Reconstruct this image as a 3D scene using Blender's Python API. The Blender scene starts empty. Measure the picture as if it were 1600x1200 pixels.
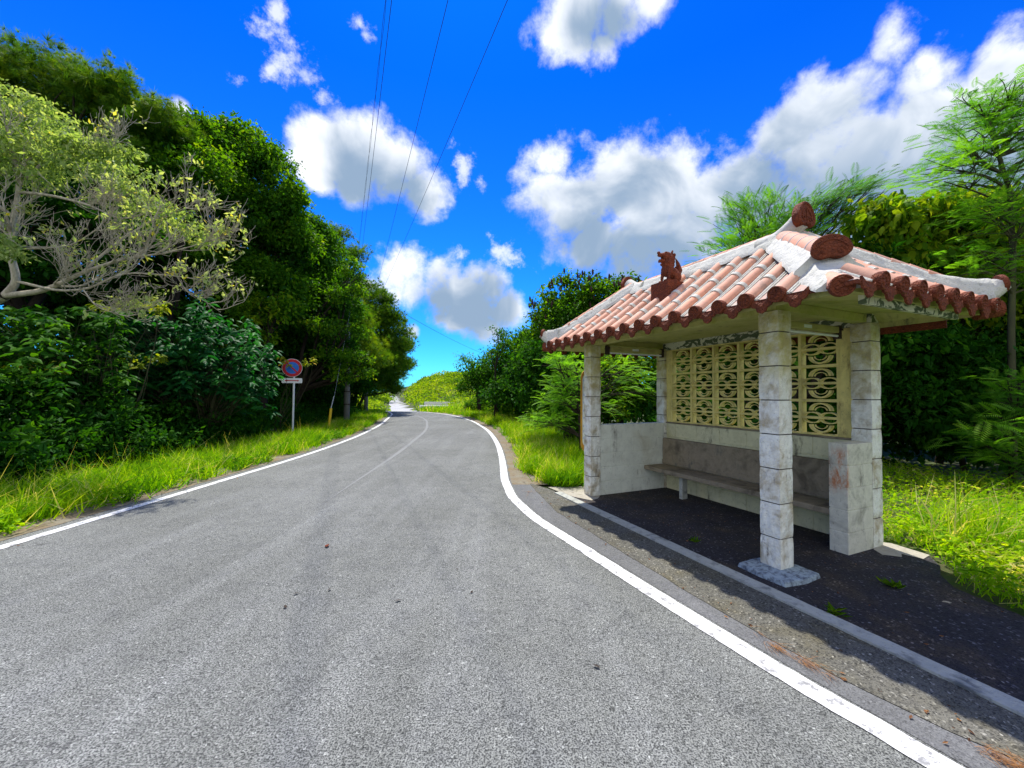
import bpy, bmesh, math, random
import numpy as np
from mathutils import Vector, Matrix, noise as mnoise
rng = np.random.default_rng(7); random.seed(7)
SC = bpy.context.scene; COL = SC.collection
R = math.radians
# ------------------------------------------------------------------ camera
FPX = 622.47; PIT = math.atan(13.94/FPX); ROLL = 0.0048; CAMH = 1.5
cam = bpy.data.cameras.new('camera'); co = bpy.data.objects.new('camera', cam); COL.objects.link(co)
cam.sensor_width = 36; cam.lens = FPX/1600*36; cam.clip_start = .05; cam.clip_end = 6000
co.matrix_world = Matrix.Translation((0,0,CAMH)) @ Matrix.Rotation(PIT,4,'X') @ Matrix.Rotation(R(90),4,'X') @ Matrix.Rotation(ROLL,4,'Z')
SC.camera = co
SC.view_settings.view_transform = 'Standard'; SC.view_settings.look = 'None'
SC.view_settings.exposure = 0.45; SC.view_settings.gamma = 1
SC.cycles.max_bounces = 8; SC.cycles.diffuse_bounces = 4; SC.cycles.transmission_bounces = 4
SC.cycles.transparent_max_bounces = 8; SC.cycles.use_denoising = True
# a direction seen in the photograph -> world direction
def ray(x, y):
    u = x-800; v = y-600
    u, v = u*math.cos(ROLL)+v*math.sin(ROLL), -u*math.sin(ROLL)+v*math.cos(ROLL)
    d = (u/FPX, 1, -v/FPX)
    return Vector((d[0], d[1]*math.cos(PIT)-d[2]*math.sin(PIT), d[1]*math.sin(PIT)+d[2]*math.cos(PIT)))
def at(x, y, Y):
    d = ray(x, y); return Vector((0,0,CAMH)) + d*(Y/d.y)
# ------------------------------------------------------------------ light
SUN = Vector((-.17,.95,2.15)).normalized()
sun_el = math.asin(SUN.z); sun_az = math.atan2(SUN.x, SUN.y)
ld = bpy.data.lights.new('sun','SUN'); ld.energy = 5.0; ld.angle = R(.9); ld.color = (1,.955,.88)
lo = bpy.data.objects.new('sun', ld); COL.objects.link(lo)
lo.rotation_euler = SUN.to_track_quat('Z','Y').to_euler()
W = bpy.data.worlds.new('World'); SC.world = W; W.use_nodes = True
def build_world():
    nt = W.node_tree; N = nt.nodes; L = nt.links; N.clear()
    def nd(t, **k):
        n = N.new(t)
        for a, b in k.items(): setattr(n, a, b)
        return n
    def math_(op, a, b=None, c=None, clamp=False):
        n = nd('ShaderNodeMath', operation=op); n.use_clamp = clamp
        for i, v in enumerate((a, b, c)):
            if v is None: continue
            if isinstance(v, (int, float)): n.inputs[i].default_value = v
            else: L.new(v, n.inputs[i])
        return n.outputs[0]
    out = nd('ShaderNodeOutputWorld'); bg = nd('ShaderNodeBackground'); bg.inputs[1].default_value = .15
    L.new(bg.outputs[0], out.inputs[0])
    sky = nd('ShaderNodeTexSky', sky_type='NISHITA'); sky.sun_disc = False
    sky.sun_elevation = sun_el; sky.sun_rotation = sun_az; sky.air_density = 1.0; sky.dust_density = .3; sky.ozone_density = 3.0
    hs = nd('ShaderNodeHueSaturation'); hs.inputs['Saturation'].default_value = 1.3; hs.inputs['Value'].default_value = 1.25; L.new(sky.outputs[0], hs.inputs['Color'])
    tint = nd('ShaderNodeMix', data_type='RGBA', blend_type='MULTIPLY'); tint.inputs[0].default_value = 1
    L.new(hs.outputs[0], tint.inputs[6]); tc = nd('ShaderNodeTexCoord'); d = tc.outputs['Generated']
    sz = nd('ShaderNodeSeparateXYZ'); L.new(d, sz.inputs[0]); tr_ = nd('ShaderNodeMapRange'); L.new(sz.outputs[2], tr_.inputs[0]); tr_.inputs[1].default_value = .0; tr_.inputs[2].default_value = .62
    tm = nd('ShaderNodeMix', data_type='RGBA'); L.new(tr_.outputs[0], tm.inputs[0]); tm.inputs[6].default_value = SKY_LOW; tm.inputs[7].default_value = SKY_HIGH; L.new(tm.outputs[2], tint.inputs[7])
    def noise(scale, det, rough, vec=None, dist=0):
        n = nd('ShaderNodeTexNoise'); n.inputs['Scale'].default_value = scale; n.inputs['Detail'].default_value = det
        n.inputs['Roughness'].default_value = rough; n.inputs['Distortion'].default_value = dist; L.new(vec or d, n.inputs['Vector']); return n
    wn = noise(4.5, 3, .55)
    sub = nd('ShaderNodeVectorMath', operation='SUBTRACT'); L.new(wn.outputs['Color'], sub.inputs[0]); sub.inputs[1].default_value = (.5,.5,.5)
    sc = nd('ShaderNodeVectorMath', operation='SCALE'); L.new(sub.outputs[0], sc.inputs[0]); sc.inputs['Scale'].default_value = .10
    ad = nd('ShaderNodeVectorMath', operation='ADD'); L.new(d, ad.inputs[0]); L.new(sc.outputs[0], ad.inputs[1])
    wd = ad.outputs[0]
    def mask(bl, soft=1.0):
        cur = None
        for (x, y, r) in bl:
            c = ray(x, y).normalized(); e = (ray(x+r, y).normalized()-c).length*.5+(ray(x, y+r).normalized()-c).length*.5
            n = nd('ShaderNodeVectorMath', operation='DISTANCE'); L.new(wd, n.inputs[0]); n.inputs[1].default_value = c
            m = math_('MULTIPLY_ADD', n.outputs['Value'], -1/e/1.35, 1)
            cur = m if cur is None else math_('MAXIMUM', cur, m)
        return cur
    big = mask(CLOUDS); wis = mask(WISPS)
    f1 = noise(9, 9, .62, None, .15).outputs['Fac']; f2 = noise(4, 6, .55).outputs['Fac']; f3 = noise(16, 8, .68).outputs['Fac']
    sp = nd('ShaderNodeSeparateXYZ'); L.new(d, sp.inputs[0])
    def ss(v, a, b):
        n = nd('ShaderNodeMapRange', interpolation_type='SMOOTHSTEP'); L.new(v, n.inputs[0]); n.inputs[1].default_value = a; n.inputs[2].default_value = b; return n.outputs[0]
    back = math_('MULTIPLY_ADD', ss(sp.outputs[1], .1, -.35), 1.4, -.9)          # unseen broken cloud added behind the viewer, for whiter light on the fronts
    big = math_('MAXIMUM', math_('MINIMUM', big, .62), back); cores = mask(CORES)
    den = math_('ADD', math_('ADD', big, math_('MULTIPLY_ADD', f1, 1.7, -.86)), math_('MULTIPLY_ADD', f3, .8, -.42))
    den2 = math_('ADD', wis, math_('MULTIPLY_ADD', f3, 4.2, -2.3))
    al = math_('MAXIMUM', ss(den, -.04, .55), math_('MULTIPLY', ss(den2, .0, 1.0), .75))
    fm = noise(7, 5, .5, None, .5).outputs['Fac']
    core = math_('MAXIMUM', math_('MULTIPLY', ss(math_('ADD', cores, math_('MULTIPLY_ADD', fm, 2.6, -1.3)), -.6, .75), .95), math_('MULTIPLY', ss(fm, .5, .66), .38))
    cm = nd('ShaderNodeMix', data_type='RGBA'); L.new(core, cm.inputs[0]); cm.inputs[6].default_value = CLOUD_W; cm.inputs[7].default_value = CLOUD_G
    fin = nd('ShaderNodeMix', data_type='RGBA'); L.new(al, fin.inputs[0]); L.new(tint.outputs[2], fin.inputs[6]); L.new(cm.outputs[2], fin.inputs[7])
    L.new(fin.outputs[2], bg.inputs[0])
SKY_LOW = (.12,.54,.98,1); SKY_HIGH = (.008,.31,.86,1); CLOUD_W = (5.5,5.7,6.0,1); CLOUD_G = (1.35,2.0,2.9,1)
CORES = [(1010,410,120),(1330,350,150),(1500,320,150),(1180,400,130),(745,490,55),(690,480,40),(570,285,45),(640,310,40),(940,40,45),(900,370,60)]
CLOUDS = [(900,15,58),(965,20,50),(1010,-10,45),(895,60,38),(930,82,30),
 (478,245,42),(530,240,50),(580,245,52),(625,270,48),(660,300,36),(560,290,36),(500,280,30),
 (630,435,44),(690,452,44),(750,458,44),(790,482,30),(735,490,34),(765,515,24),
 (862,250,34),(855,300,46),(905,325,62),(965,300,60),(1035,295,62),(1000,365,70),(925,378,40),(1070,375,66),(1110,320,60),
 (1160,290,60),(1190,340,80),(1225,205,52),(1280,160,55),(1335,130,55),(1390,75,46),(1435,100,50),(1340,220,85),(1430,190,80),
 (1260,280,90),(1390,310,95),(1490,260,95),(1560,105,52),(1610,110,60),(1545,200,75),(1620,260,100),(1300,400,80),(630,515,16),(575,440,14),(265,150,20)]
WISPS = [(418,45,30),(445,78,32),(475,112,28),(502,142,20),(430,15,22),(557,35,20),(566,62,16),(720,262,24),(745,275,14),(715,405,16),(370,105,14),(785,392,26),(815,402,22),(410,105,16)]
build_world()
# ------------------------------------------------------------------ helpers
def tag(o, label=None, cat=None, group=None, kind=None):
    for k, v in (('label',label),('category',cat),('group',group),('kind',kind)):
        if v: o[k] = v
    return o
def empty(name, loc=(0,0,0), rz=0, parent=None, **k):
    o = bpy.data.objects.new(name, None); COL.objects.link(o); o.location = loc; o.rotation_euler = (0,0,rz)
    o.empty_display_size = .2
    if parent: o.parent = parent
    return tag(o, **k)
def link(name, me, mat, parent=None, loc=None):
    o = bpy.data.objects.new(name, me); COL.objects.link(o)
    if mat:
        for m in (mat if isinstance(mat, (list,tuple)) else [mat]): me.materials.append(m)
    if parent: o.parent = parent
    if loc is not None: o.location = loc
    return o
class MB:
    def __init__(s): s.v = []; s.f = []; s.sm = []; s.mi = []; s.m = 0
    def add(s, vs, fs, smooth=False):
        b = len(s.v); s.v += [tuple(v) for v in vs]
        for f in fs: s.f.append(tuple(b+i for i in f)); s.sm.append(smooth); s.mi.append(s.m)
    def box(s, lo, hi, M=None):
        x0,y0,z0 = lo; x1,y1,z1 = hi
        vs = [Vector(p) for p in ((x0,y0,z0),(x1,y0,z0),(x1,y1,z0),(x0,y1,z0),(x0,y0,z1),(x1,y0,z1),(x1,y1,z1),(x0,y1,z1))]
        if M: vs = [M@v for v in vs]
        s.add(vs, [(0,3,2,1),(4,5,6,7),(0,1,5,4),(1,2,6,5),(2,3,7,6),(3,0,4,7)])
    def tube(s, pts, rad, n=8, cap=True, smooth=True):
        pts = [Vector(p) for p in pts]; rad = rad if hasattr(rad,'__len__') else [rad]*len(pts)
        vs = []; prev = None
        for i, p in enumerate(pts):
            t = (pts[min(i+1,len(pts)-1)]-pts[max(i-1,0)]).normalized()
            if prev is None: a = t.orthogonal().normalized()
            else: a = (prev - t*prev.dot(t)).normalized() if (prev - t*prev.dot(t)).length > 1e-5 else t.orthogonal().normalized()
            prev = a; b = t.cross(a)
            for k in range(n):
                w = 2*math.pi*k/n; vs.append(p+(a*math.cos(w)+b*math.sin(w))*rad[i])
        fs = [(i*n+k, i*n+(k+1)%n, (i+1)*n+(k+1)%n, (i+1)*n+k) for i in range(len(pts)-1) for k in range(n)]
        s.add(vs, fs, smooth)
        if cap:
            b = len(vs); s.add(vs[:n], [tuple(range(n-1,-1,-1))]); s.add(vs[-n:], [tuple(range(n))])
    def prism(s, poly, origin, ux, uy, depth):      # polygon in the plane (ux,uy), extruded along ux x uy
        o = Vector(origin); ux = Vector(ux); uy = Vector(uy); w = ux.cross(uy)*depth; n = len(poly)
        a = [o+ux*x+uy*y for x, y in poly]; b = [p+w for p in a]
        s.add(a+b, [tuple(range(n-1,-1,-1)), tuple(range(n,2*n))]+[(i,(i+1)%n,n+(i+1)%n,n+i) for i in range(n)])
    def mesh(s, name):
        me = bpy.data.meshes.new(name); me.from_pydata(s.v, [], s.f); me.polygons.foreach_set('use_smooth', s.sm); me.polygons.foreach_set('material_index', s.mi); me.update(); return me
    def build(s, name, mat, parent=None, bevel=0, seg=2):
        o = link(name, s.mesh(name), mat, parent)
        if bevel:
            m = o.modifiers.new('bevel','BEVEL'); m.width = bevel; m.segments = seg; m.limit_method = 'ANGLE'; m.angle_limit = R(40)
        return o
def np_mesh(name, V, F, tint=None):
    """V (n,3); F list of (k,m) int arrays (faces of m corners); tint per face, same order"""
    me = bpy.data.meshes.new(name); me.vertices.add(len(V)); me.vertices.foreach_set('co', np.ascontiguousarray(V, dtype=np.float32).ravel())
    li = np.concatenate([f.ravel() for f in F]); tot = np.concatenate([np.full(len(f), f.shape[1], dtype=np.int32) for f in F])
    st = np.concatenate([[0], np.cumsum(tot)[:-1]]).astype(np.int32)
    me.loops.add(len(li)); me.loops.foreach_set('vertex_index', li.astype(np.int32))
    me.polygons.add(len(tot)); me.polygons.foreach_set('loop_start', st)
    me.update(calc_edges=True)
    if tint is not None:
        a = me.attributes.new('tint','FLOAT','FACE'); a.data.foreach_set('value', np.ascontiguousarray(tint, dtype=np.float32))
    return me
def nrm(a): return a/np.maximum(np.linalg.norm(a, axis=-1, keepdims=True), 1e-9)
def frames(D, Nn):
    """D direction of growth, Nn wanted normal -> X (width), Y (along), Z (normal)"""
    Y = nrm(D); X = nrm(np.cross(Y, Nn)); return X, Y, np.cross(X, Y)
def stamp(T, P, X, Y, Z, sx, sy, sz, tint):
    """stamp a template (tv (k,3), quads, tris) at every P"""
    tv, tq, tt = T; n = len(P); k = len(tv); c = lambda a: np.broadcast_to(np.asarray(a, float), (n,))
    V = (P[:,None,:] + tv[None,:,0,None]*c(sx)[:,None,None]*X[:,None,:] + tv[None,:,1,None]*c(sy)[:,None,None]*Y[:,None,:] + tv[None,:,2,None]*c(sz)[:,None,None]*Z[:,None,:]).reshape(-1,3)
    base = (np.arange(n)*k)[:,None,None]
    F = []; TT = []
    if len(tq): F.append((base+np.array(tq)[None]).reshape(-1,4)); TT.append(np.repeat(tint, len(tq)))
    else: F.append(np.zeros((0,4),int)); TT.append(np.zeros(0))
    if len(tt): F.append((base+np.array(tt)[None]).reshape(-1,3)); TT.append(np.repeat(tint, len(tt)))
    else: F.append(np.zeros((0,3),int)); TT.append(np.zeros(0))
    return V, F[0], F[1], TT[0], TT[1]
def merge(parts, name):
    V = []; Q = []; Tn = []; a = []; b = []; off = 0
    for (v, q, t, tq, tt) in parts:
        V.append(v); Q.append(q+off); Tn.append(t+off); a.append(tq); b.append(tt); off += len(v)
    return np_mesh(name, np.concatenate(V), [np.concatenate(Q), np.concatenate(Tn)], np.concatenate(a+b))
def rdir(n):
    return nrm(rng.normal(size=(n,3)))
# templates -------------------------------------------------------------
LEAF = (np.array([(0,0,0),(.5,.42,-.10),(0,1,-.18),(-.5,.42,-.10),(0,.45,.04)]), [(0,1,2,4),(0,4,2,3)], [])
BLADE = (np.array([(-.5,0,0),(.5,0,0),(.38,.5,.08),(-.38,.5,.08),(0,1,-.12)]), [(0,1,2,3)], [(3,2,4)])
BIGLEAF = (np.array([(0,0,0),(.36,.16,-.06),(.5,.48,-.10),(.22,.82,-.16),(0,1.05,-.3),(-.22,.82,-.16),(-.5,.48,-.10),(-.36,.16,-.06),(0,.5,.05)]), [(0,1,2,8),(8,2,3,4),(8,4,5,6),(0,8,6,7)], [])
def tuft_template(n=14, spread=.9):
    v = []; t = []
    for i in range(n):
        a = 2*math.pi*i/n*2.4; e = R(15+70*((i*7)%n)/n)
        d = Vector((math.cos(a)*math.cos(e)*spread, math.sin(e), math.sin(a)*math.cos(e)*spread)); s = d.orthogonal().normalized()*.05
        b = len(v); v += [s*.6, -s*.6, d*(.8+.2*((i*5)%n)/n)]; t.append((b,b+1,b+2))
    return (np.array(v), [], t)
TUFT = tuft_template(18)
def frond_template(n=11, pw=.05):
    v = []; q = []; t = []
    for i in range(n):
        y = .12+.88*i/(n-1); z = -.38*y*y; L = .34*math.sin(math.pi*(.25+.62*i/(n-1)))+.04
        for s in (-1, 1):
            b = len(v); d = Vector((s*.86,.42,-.28)); p = Vector((0,y,z)); w = Vector((0,.5*pw*2,0))
            v += [p-w*.4, p+d*L*.5-w*.5, p+d*L, p+d*L*.5+w*.5]; q.append((b,b+1,b+2,b+3))
    b = len(v); v += [(.008,0,0),(-.008,0,0),(0,1,-.38)]; t.append((b,b+1,b+2))
    return (np.array([tuple(x) for x in v]), q, t)
FROND = frond_template()
# ------------------------------------------------------------------ materials
def mat(name, base=(.5,.5,.5), rough=.8, spec=.3):
    m = bpy.data.materials.new(name); m.use_nodes = True
    b = m.node_tree.nodes['Principled BSDF']; b.inputs['Base Color'].default_value = (*base,1); b.inputs['Roughness'].default_value = rough
    b.inputs['Specular IOR Level'].default_value = spec
    return m
class NT:
    def __init__(s, m): s.m = m; s.t = m.node_tree; s.b = s.t.nodes['Principled BSDF']; s._c = None
    def n(s, t, **k):
        x = s.t.nodes.new(t)
        for a, b in k.items(): setattr(x, a, b)
        return x
    def l(s, a, b): s.t.links.new(a, b)
    @property
    def co(s):
        if not s._c: s._c = s.n('ShaderNodeTexCoord').outputs['Object']
        return s._c
    def noise(s, scale, det=4, rough=.55, vec=None, dist=0):
        x = s.n('ShaderNodeTexNoise'); x.inputs['Scale'].default_value = scale; x.inputs['Detail'].default_value = det; x.inputs['Roughness'].default_value = rough
        x.inputs['Distortion'].default_value = dist; s.l(vec or s.co, x.inputs['Vector']); return x.outputs['Fac']
    def vor(s, scale, feat='F1', vec=None):
        x = s.n('ShaderNodeTexVoronoi', feature=feat); x.inputs['Scale'].default_value = scale; s.l(vec or s.co, x.inputs['Vector']); return x
    def stretch(s, sc):
        x = s.n('ShaderNodeMapping'); x.inputs['Scale'].default_value = sc; s.l(s.co, x.inputs['Vector']); return x.outputs[0]
    def ramp(s, fac, stops, interp='LINEAR'):
        x = s.n('ShaderNodeValToRGB'); e = x.color_ramp.elements; x.color_ramp.interpolation = interp
        while len(e) < len(stops): e.new(.5)
        for i, (p, c) in enumerate(stops):
            e[i].position = p; e[i].color = (*c,1) if len(c) == 3 else c
        s.l(fac, x.inputs[0]); return x.outputs[0]
    def ss(s, v, a, b):
        x = s.n('ShaderNodeMapRange', interpolation_type='SMOOTHSTEP'); s.l(v, x.inputs[0]); x.inputs[1].default_value = a; x.inputs[2].default_value = b; return x.outputs[0]
    def mix(s, f, a, b, mode='MIX'):
        x = s.n('ShaderNodeMix', data_type='RGBA', blend_type=mode)
        for i, v in ((0,f),(6,a),(7,b)):
            if isinstance(v, (int,float)): x.inputs[i].default_value = v
            elif isinstance(v, tuple): x.inputs[i].default_value = (*v,1)
            else: s.l(v, x.inputs[i])
        return x.outputs[2]
    def math(s, op, a, b=None, clamp=False):
        x = s.n('ShaderNodeMath', operation=op); x.use_clamp = clamp
        for i, v in ((0,a),(1,b)):
            if v is None: continue
            if isinstance(v, (int,float)): x.inputs[i].default_value = v
            else: s.l(v, x.inputs[i])
        return x.outputs[0]
    def sep(s):
        x = s.n('ShaderNodeSeparateXYZ'); s.l(s.co, x.inputs[0]); return x.outputs
    def col(s, c): s.l(c, s.b.inputs['Base Color']); return s
    def bump(s, h, st=.3, d=.01):
        x = s.n('ShaderNodeBump'); x.inputs['Strength'].default_value = st; x.inputs['Distance'].default_value = d; s.l(h, x.inputs['Height']); s.l(x.outputs[0], s.b.inputs['Normal']); return s
def leaf_mat(name, stops, trans=.45, tcol=None, rough=.6, spec=.15, sat=1.0):
    m = mat(name, rough=rough, spec=spec); n = NT(m); a = n.n('ShaderNodeAttribute', attribute_name='tint')
    c = n.ramp(a.outputs['Fac'], stops); n.col(c)
    tr = n.n('ShaderNodeBsdfTranslucent')
    k = n.n('ShaderNodeMix', data_type='RGBA', blend_type='MULTIPLY'); k.inputs[0].default_value = 1; n.l(c, k.inputs[6]); k.inputs[7].default_value = (*(tcol or (1.9,1.7,.5)),1)
    n.l(k.outputs[2], tr.inputs['Color'])
    ms = n.n('ShaderNodeMixShader'); ms.inputs[0].default_value = trans; n.l(n.b.outputs[0], ms.inputs[1]); n.l(tr.outputs[0], ms.inputs[2])
    n.l(ms.outputs[0], n.t.nodes['Material Output'].inputs['Surface']); return m
def asphalt(name, dark, mid, light, sc=110, warm=None, speck=.5, line=True, gs=(.34,.46,.62)):
    m = mat(name, rough=.85, spec=.25); n = NT(m)
    v = n.vor(sc); g = n.noise(sc*1.6, 2, .6); big = n.noise(.45, 4, .6); med = n.noise(5, 4, .65)
    c = n.ramp(v.outputs['Color'], [(0,dark),(.45,mid),(.8,mid),(1,light)])
    gr = n.ramp(g, [(gs[0],(.25,.25,.27)),(gs[1],(1.05,1.05,1.05)),(gs[2],(1.3,1.3,1.3))])
    c = n.mix(speck, c, gr, 'MULTIPLY')
    c = n.mix(n.ss(big,.35,.7), c, n.mix(1.0, c, (1.25,1.25,1.28), 'MULTIPLY'))
    c = n.mix(n.ss(med,.4,.75), c, n.mix(1.0, c, (.84,.84,.86), 'MULTIPLY'))
    st = n.noise(1.2, 3, .5, n.stretch((2.2,.12,1)))
    c = n.mix(n.ss(st,.45,.7), c, n.mix(1.0, c, (1.16,1.16,1.18), 'MULTIPLY'))
    if line:
        ck = n.vor(.55, 'DISTANCE_TO_EDGE'); wv = n.n('ShaderNodeVectorMath', operation='ADD'); wn_ = n.n('ShaderNodeTexNoise'); wn_.inputs['Scale'].default_value = 2.5; wn_.inputs['Detail'].default_value = 6; n.l(n.co, wn_.inputs['Vector']); n.l(n.co, wv.inputs[0]); n.l(wn_.outputs['Color'], wv.inputs[1]); n.l(wv.outputs[0], ck.inputs['Vector'])
        cw = n.math('MULTIPLY', n.ss(ck.outputs['Distance'], .0065, .002), n.ss(n.noise(.5,3,.5), .52, .6)); c = n.mix(n.math('MULTIPLY', cw, .55), c, (.05,.05,.05))
    if warm: c = n.mix(n.ss(n.noise(2.2,5,.65),.45,.7), c, n.mix(1.0, c, warm, 'MULTIPLY'))
    n.col(c); n.bump(n.math('ADD', v.outputs['Distance'], g), .5, .006); return m
def stone(name, base, stain, stain2, amt=(.45,.75), sc=3., bump=.5, fine=30, topcast=None):
    m = mat(name, rough=.9, spec=.2); n = NT(m)
    a = n.noise(sc, 6, .65, dist=.4); b = n.noise(sc*3.1, 6, .7); f = n.noise(fine, 4, .7)
    c = n.mix(n.ss(b,.3,.8), base, tuple(x*.8 for x in base))
    c = n.mix(n.ss(a,*amt), c, stain)
    c = n.mix(n.ss(n.noise(sc*1.7,7,.75,n.stretch((1,1,.35))),.56,.72), c, stain2)
    c = n.mix(n.ss(f,.3,.42), n.mix(.35, c, (.05,.05,.045)), c)
    if topcast:
        z0, z1, mc = topcast; z = n.sep()[2]
        w = n.math('MULTIPLY', n.ss(z,z0,z1), n.ss(n.noise(5,5,.7),.25,.7)); c = n.mix(w, c, mc)  # yellow of the shaded post tops painted in, along with ochre stains
    n.col(c); n.bump(n.math('ADD', f, n.math('MULTIPLY', b, 1.5)), bump, .012); return m
def plain(name, c, rough=.6, vary=.15, sc=8, spec=.3):
    m = mat(name, c, rough, spec); n = NT(m)
    n.col(n.mix(n.ss(n.noise(sc,5,.65),.3,.75), c, tuple(x*(1-vary*2) for x in c))); return m
# --- surfaces
M = {}
M['road'] = asphalt('road_asphalt', (.065,.068,.060), (.180,.186,.166), (.33,.34,.305), 80, speck=1.0, gs=(.41,.53,.66))
M['farroad'] = asphalt('far_road_surface', (.26,.26,.25), (.34,.34,.32), (.42,.42,.4), 60, speck=.3)
M['margin'] = asphalt('margin_asphalt', (.07,.07,.068), (.12,.122,.118), (.19,.19,.185), 100, speck=.6)
M['gravel'] = asphalt('old_gravelly_asphalt', (.02,.02,.017), (.10,.097,.078), (.33,.32,.27), 85, (.9,.84,.65), speck=.8)
M['walk'] = asphalt('old_dark_asphalt', (.009,.009,.011), (.027,.025,.028), (.15,.15,.17), 75, (1.9,1.6,1.05), speck=.75)
def line_mat():
    m = mat('road_paint', rough=.6); n = NT(m); w = n.noise(14,6,.75); s = n.noise(60,3,.6)
    c = n.mix(n.ss(w,.53,.60), (.72,.72,.70), (.26,.26,.26)); c = n.mix(n.ss(s,.53,.66), c, (.45,.45,.45)); c = n.mix(n.ss(n.noise(2.5,5,.6),.45,.7), c, n.mix(1.0, c, (.82,.82,.8), 'MULTIPLY')); n.col(c); n.bump(s,.3,.003); return m
M['line'] = line_mat()
def faded_mat():
    m = mat('worn_paint', rough=.8); n = NT(m); w = n.noise(9,6,.75)
    n.col(n.mix(n.ss(w,.4,.6), (.215,.22,.212), (.18,.185,.178))); return m
M['faded'] = faded_mat()
M['kerb'] = stone('kerb_concrete', (.42,.43,.38), (.12,.13,.13), (.22,.24,.24), (.5,.72), 5, .6)
M['pad'] = stone('pad_concrete', (.40,.37,.30), (.2,.18,.13), (.25,.23,.18), (.5,.75), 6, .5)
M['slab'] = stone('painted_slab', (.36,.44,.49), (.10,.12,.15), (.14,.17,.21), (.42,.66), 22, .7)
def soil():
    m = mat('soil', rough=.95); n = NT(m); a = n.noise(1.3,6,.65); b = n.noise(25,4,.7)
    c = n.mix(n.ss(a,.35,.7), (.05,.05,.02), (.05,.10,.012)); c = n.mix(n.ss(b,.45,.75), c, (.11,.09,.04)); n.col(c); n.bump(b,.6,.02); return m
M['soil'] = soil()
def verge():
    m = mat('verge_soil', rough=.95); n = NT(m); b = n.noise(18,5,.7); a = n.noise(3,5,.6)
    c = n.mix(n.ss(a,.35,.65), (.19,.14,.08), (.20,.18,.13)); c = n.mix(n.ss(b,.5,.7), c, (.12,.09,.05)); n.col(c); n.bump(b,.6,.015); return m
M['verge'] = verge()
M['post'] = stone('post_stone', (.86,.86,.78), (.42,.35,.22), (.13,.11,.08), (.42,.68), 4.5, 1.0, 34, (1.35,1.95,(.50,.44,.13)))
M['wall'] = stone('wall_block_paint', (.74,.76,.66), (.48,.46,.35), (.20,.19,.15), (.5,.8), 2.2, .35)
M['backwall'] = stone('back_wall_paint', (.64,.62,.40), (.36,.35,.20), (.14,.13,.09), (.5,.8), 3, .35)
def rustwall():
    m = stone('rusty_wall_end', (.66,.64,.53), (.28,.27,.22), (.14,.13,.11), (.48,.74), 4, .6); n = NT(m)
    old = n.b.inputs['Base Color'].links[0].from_socket; x, y, z = n.sep()       # rust run-off on the road-facing end only
    w = n.math('MULTIPLY', n.ss(x, 1.03, .975), n.math('MULTIPLY', n.ss(z, .52, .68), n.ss(z, 1.03, .90)))
    w = n.math('MULTIPLY', w, n.ss(n.noise(9,6,.75,n.stretch((1,1,.45))), .42, .60))
    n.col(n.mix(w, old, (.46,.17,.065))); return m
M['rustwall'] = rustwall()
M['bench'] = stone('bench_concrete', (.28,.235,.165), (.12,.10,.07), (.12,.12,.10), (.45,.7), 4, .5)
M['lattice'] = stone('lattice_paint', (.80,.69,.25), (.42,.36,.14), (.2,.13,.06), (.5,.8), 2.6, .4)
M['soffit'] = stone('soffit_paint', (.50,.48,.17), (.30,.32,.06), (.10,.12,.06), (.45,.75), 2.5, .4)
def peeling():
    m = mat('peeling_fascia', rough=.85); n = NT(m); a = n.noise(7,3,.6,n.stretch((1,1,1.6)),1.2)
    n.col(n.mix(n.ss(a,.48,.53), (.62,.62,.46), (.10,.13,.07))); n.bump(a,.5,.01); return m
M['peel'] = peeling()
def tile():
    m = mat('terracotta_tile', rough=.75, spec=.3); n = NT(m); a = n.noise(2.5,5,.6); b = n.noise(22,5,.7)
    c = n.mix(n.ss(a,.3,.7), (.72,.33,.20), (.68,.41,.30)); c = n.mix(n.ss(b,.5,.8), c, (.42,.22,.15)); c = n.mix(n.math('MULTIPLY', n.ss(n.vor(4.5).outputs['Color'],.35,.9), .55), c, (.48,.25,.17)); c = n.mix(n.math('MULTIPLY', n.ss(n.noise(5,6,.75),.5,.68), .65), c, (.24,.17,.13)); n.col(c); n.bump(b,.25,.005); return m
M['tile'] = tile()
def terr():
    m = mat('red_clay', rough=.8, spec=.25); n = NT(m); b = n.noise(30,5,.7); w = n.vor(42,'DISTANCE_TO_EDGE').outputs['Distance']
    c = n.mix(n.ss(b,.35,.7), (.21,.052,.020), (.11,.03,.015)); n.col(c); n.bump(n.math('ADD',n.ss(w,.0,.25),b),.8,.008); return m
M['clay'] = terr()
M['plaster'] = stone('lime_plaster', (.62,.61,.54), (.58,.57,.46), (.34,.34,.27), (.55,.85), 3.5, .9, 22)
M['pan'] = stone('pan_tile_and_mortar', (.58,.38,.31), (.52,.46,.38), (.5,.36,.28), (.45,.6), 7, .5, 25)
M['joint'] = plain('dark_joint', (.10,.09,.075), .9)
M['mortar'] = plain('grey_mortar', (.42,.44,.45), .8)
M['metalwhite'] = plain('white_paint', (.78,.79,.8), .4, .05)
M['dark'] = plain('dark_rust', (.05,.035,.025), .8)
M['yellowfix'] = plain('aged_enamel', (.46,.42,.16), .5)
M['tubeglass'] = plain('lamp_tube', (.8,.82,.85), .2, .02)
M['orange'] = plain('orange_rim', (.55,.28,.03), .5)
M['signwhite'] = plain('sign_white', (.75,.8,.78), .5, .08)
M['blue'] = plain('sign_blue', (.02,.16,.62), .4, .1); M['red'] = plain('sign_red', (.55,.015,.03), .4, .1)
M['yellow'] = plain('guard_yellow', (.75,.5,.02), .5)
M['pole'] = plain('pole_concrete', (.17,.17,.15), .85); M['steel'] = plain('galvanised_steel', (.42,.46,.47), .5)
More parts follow.
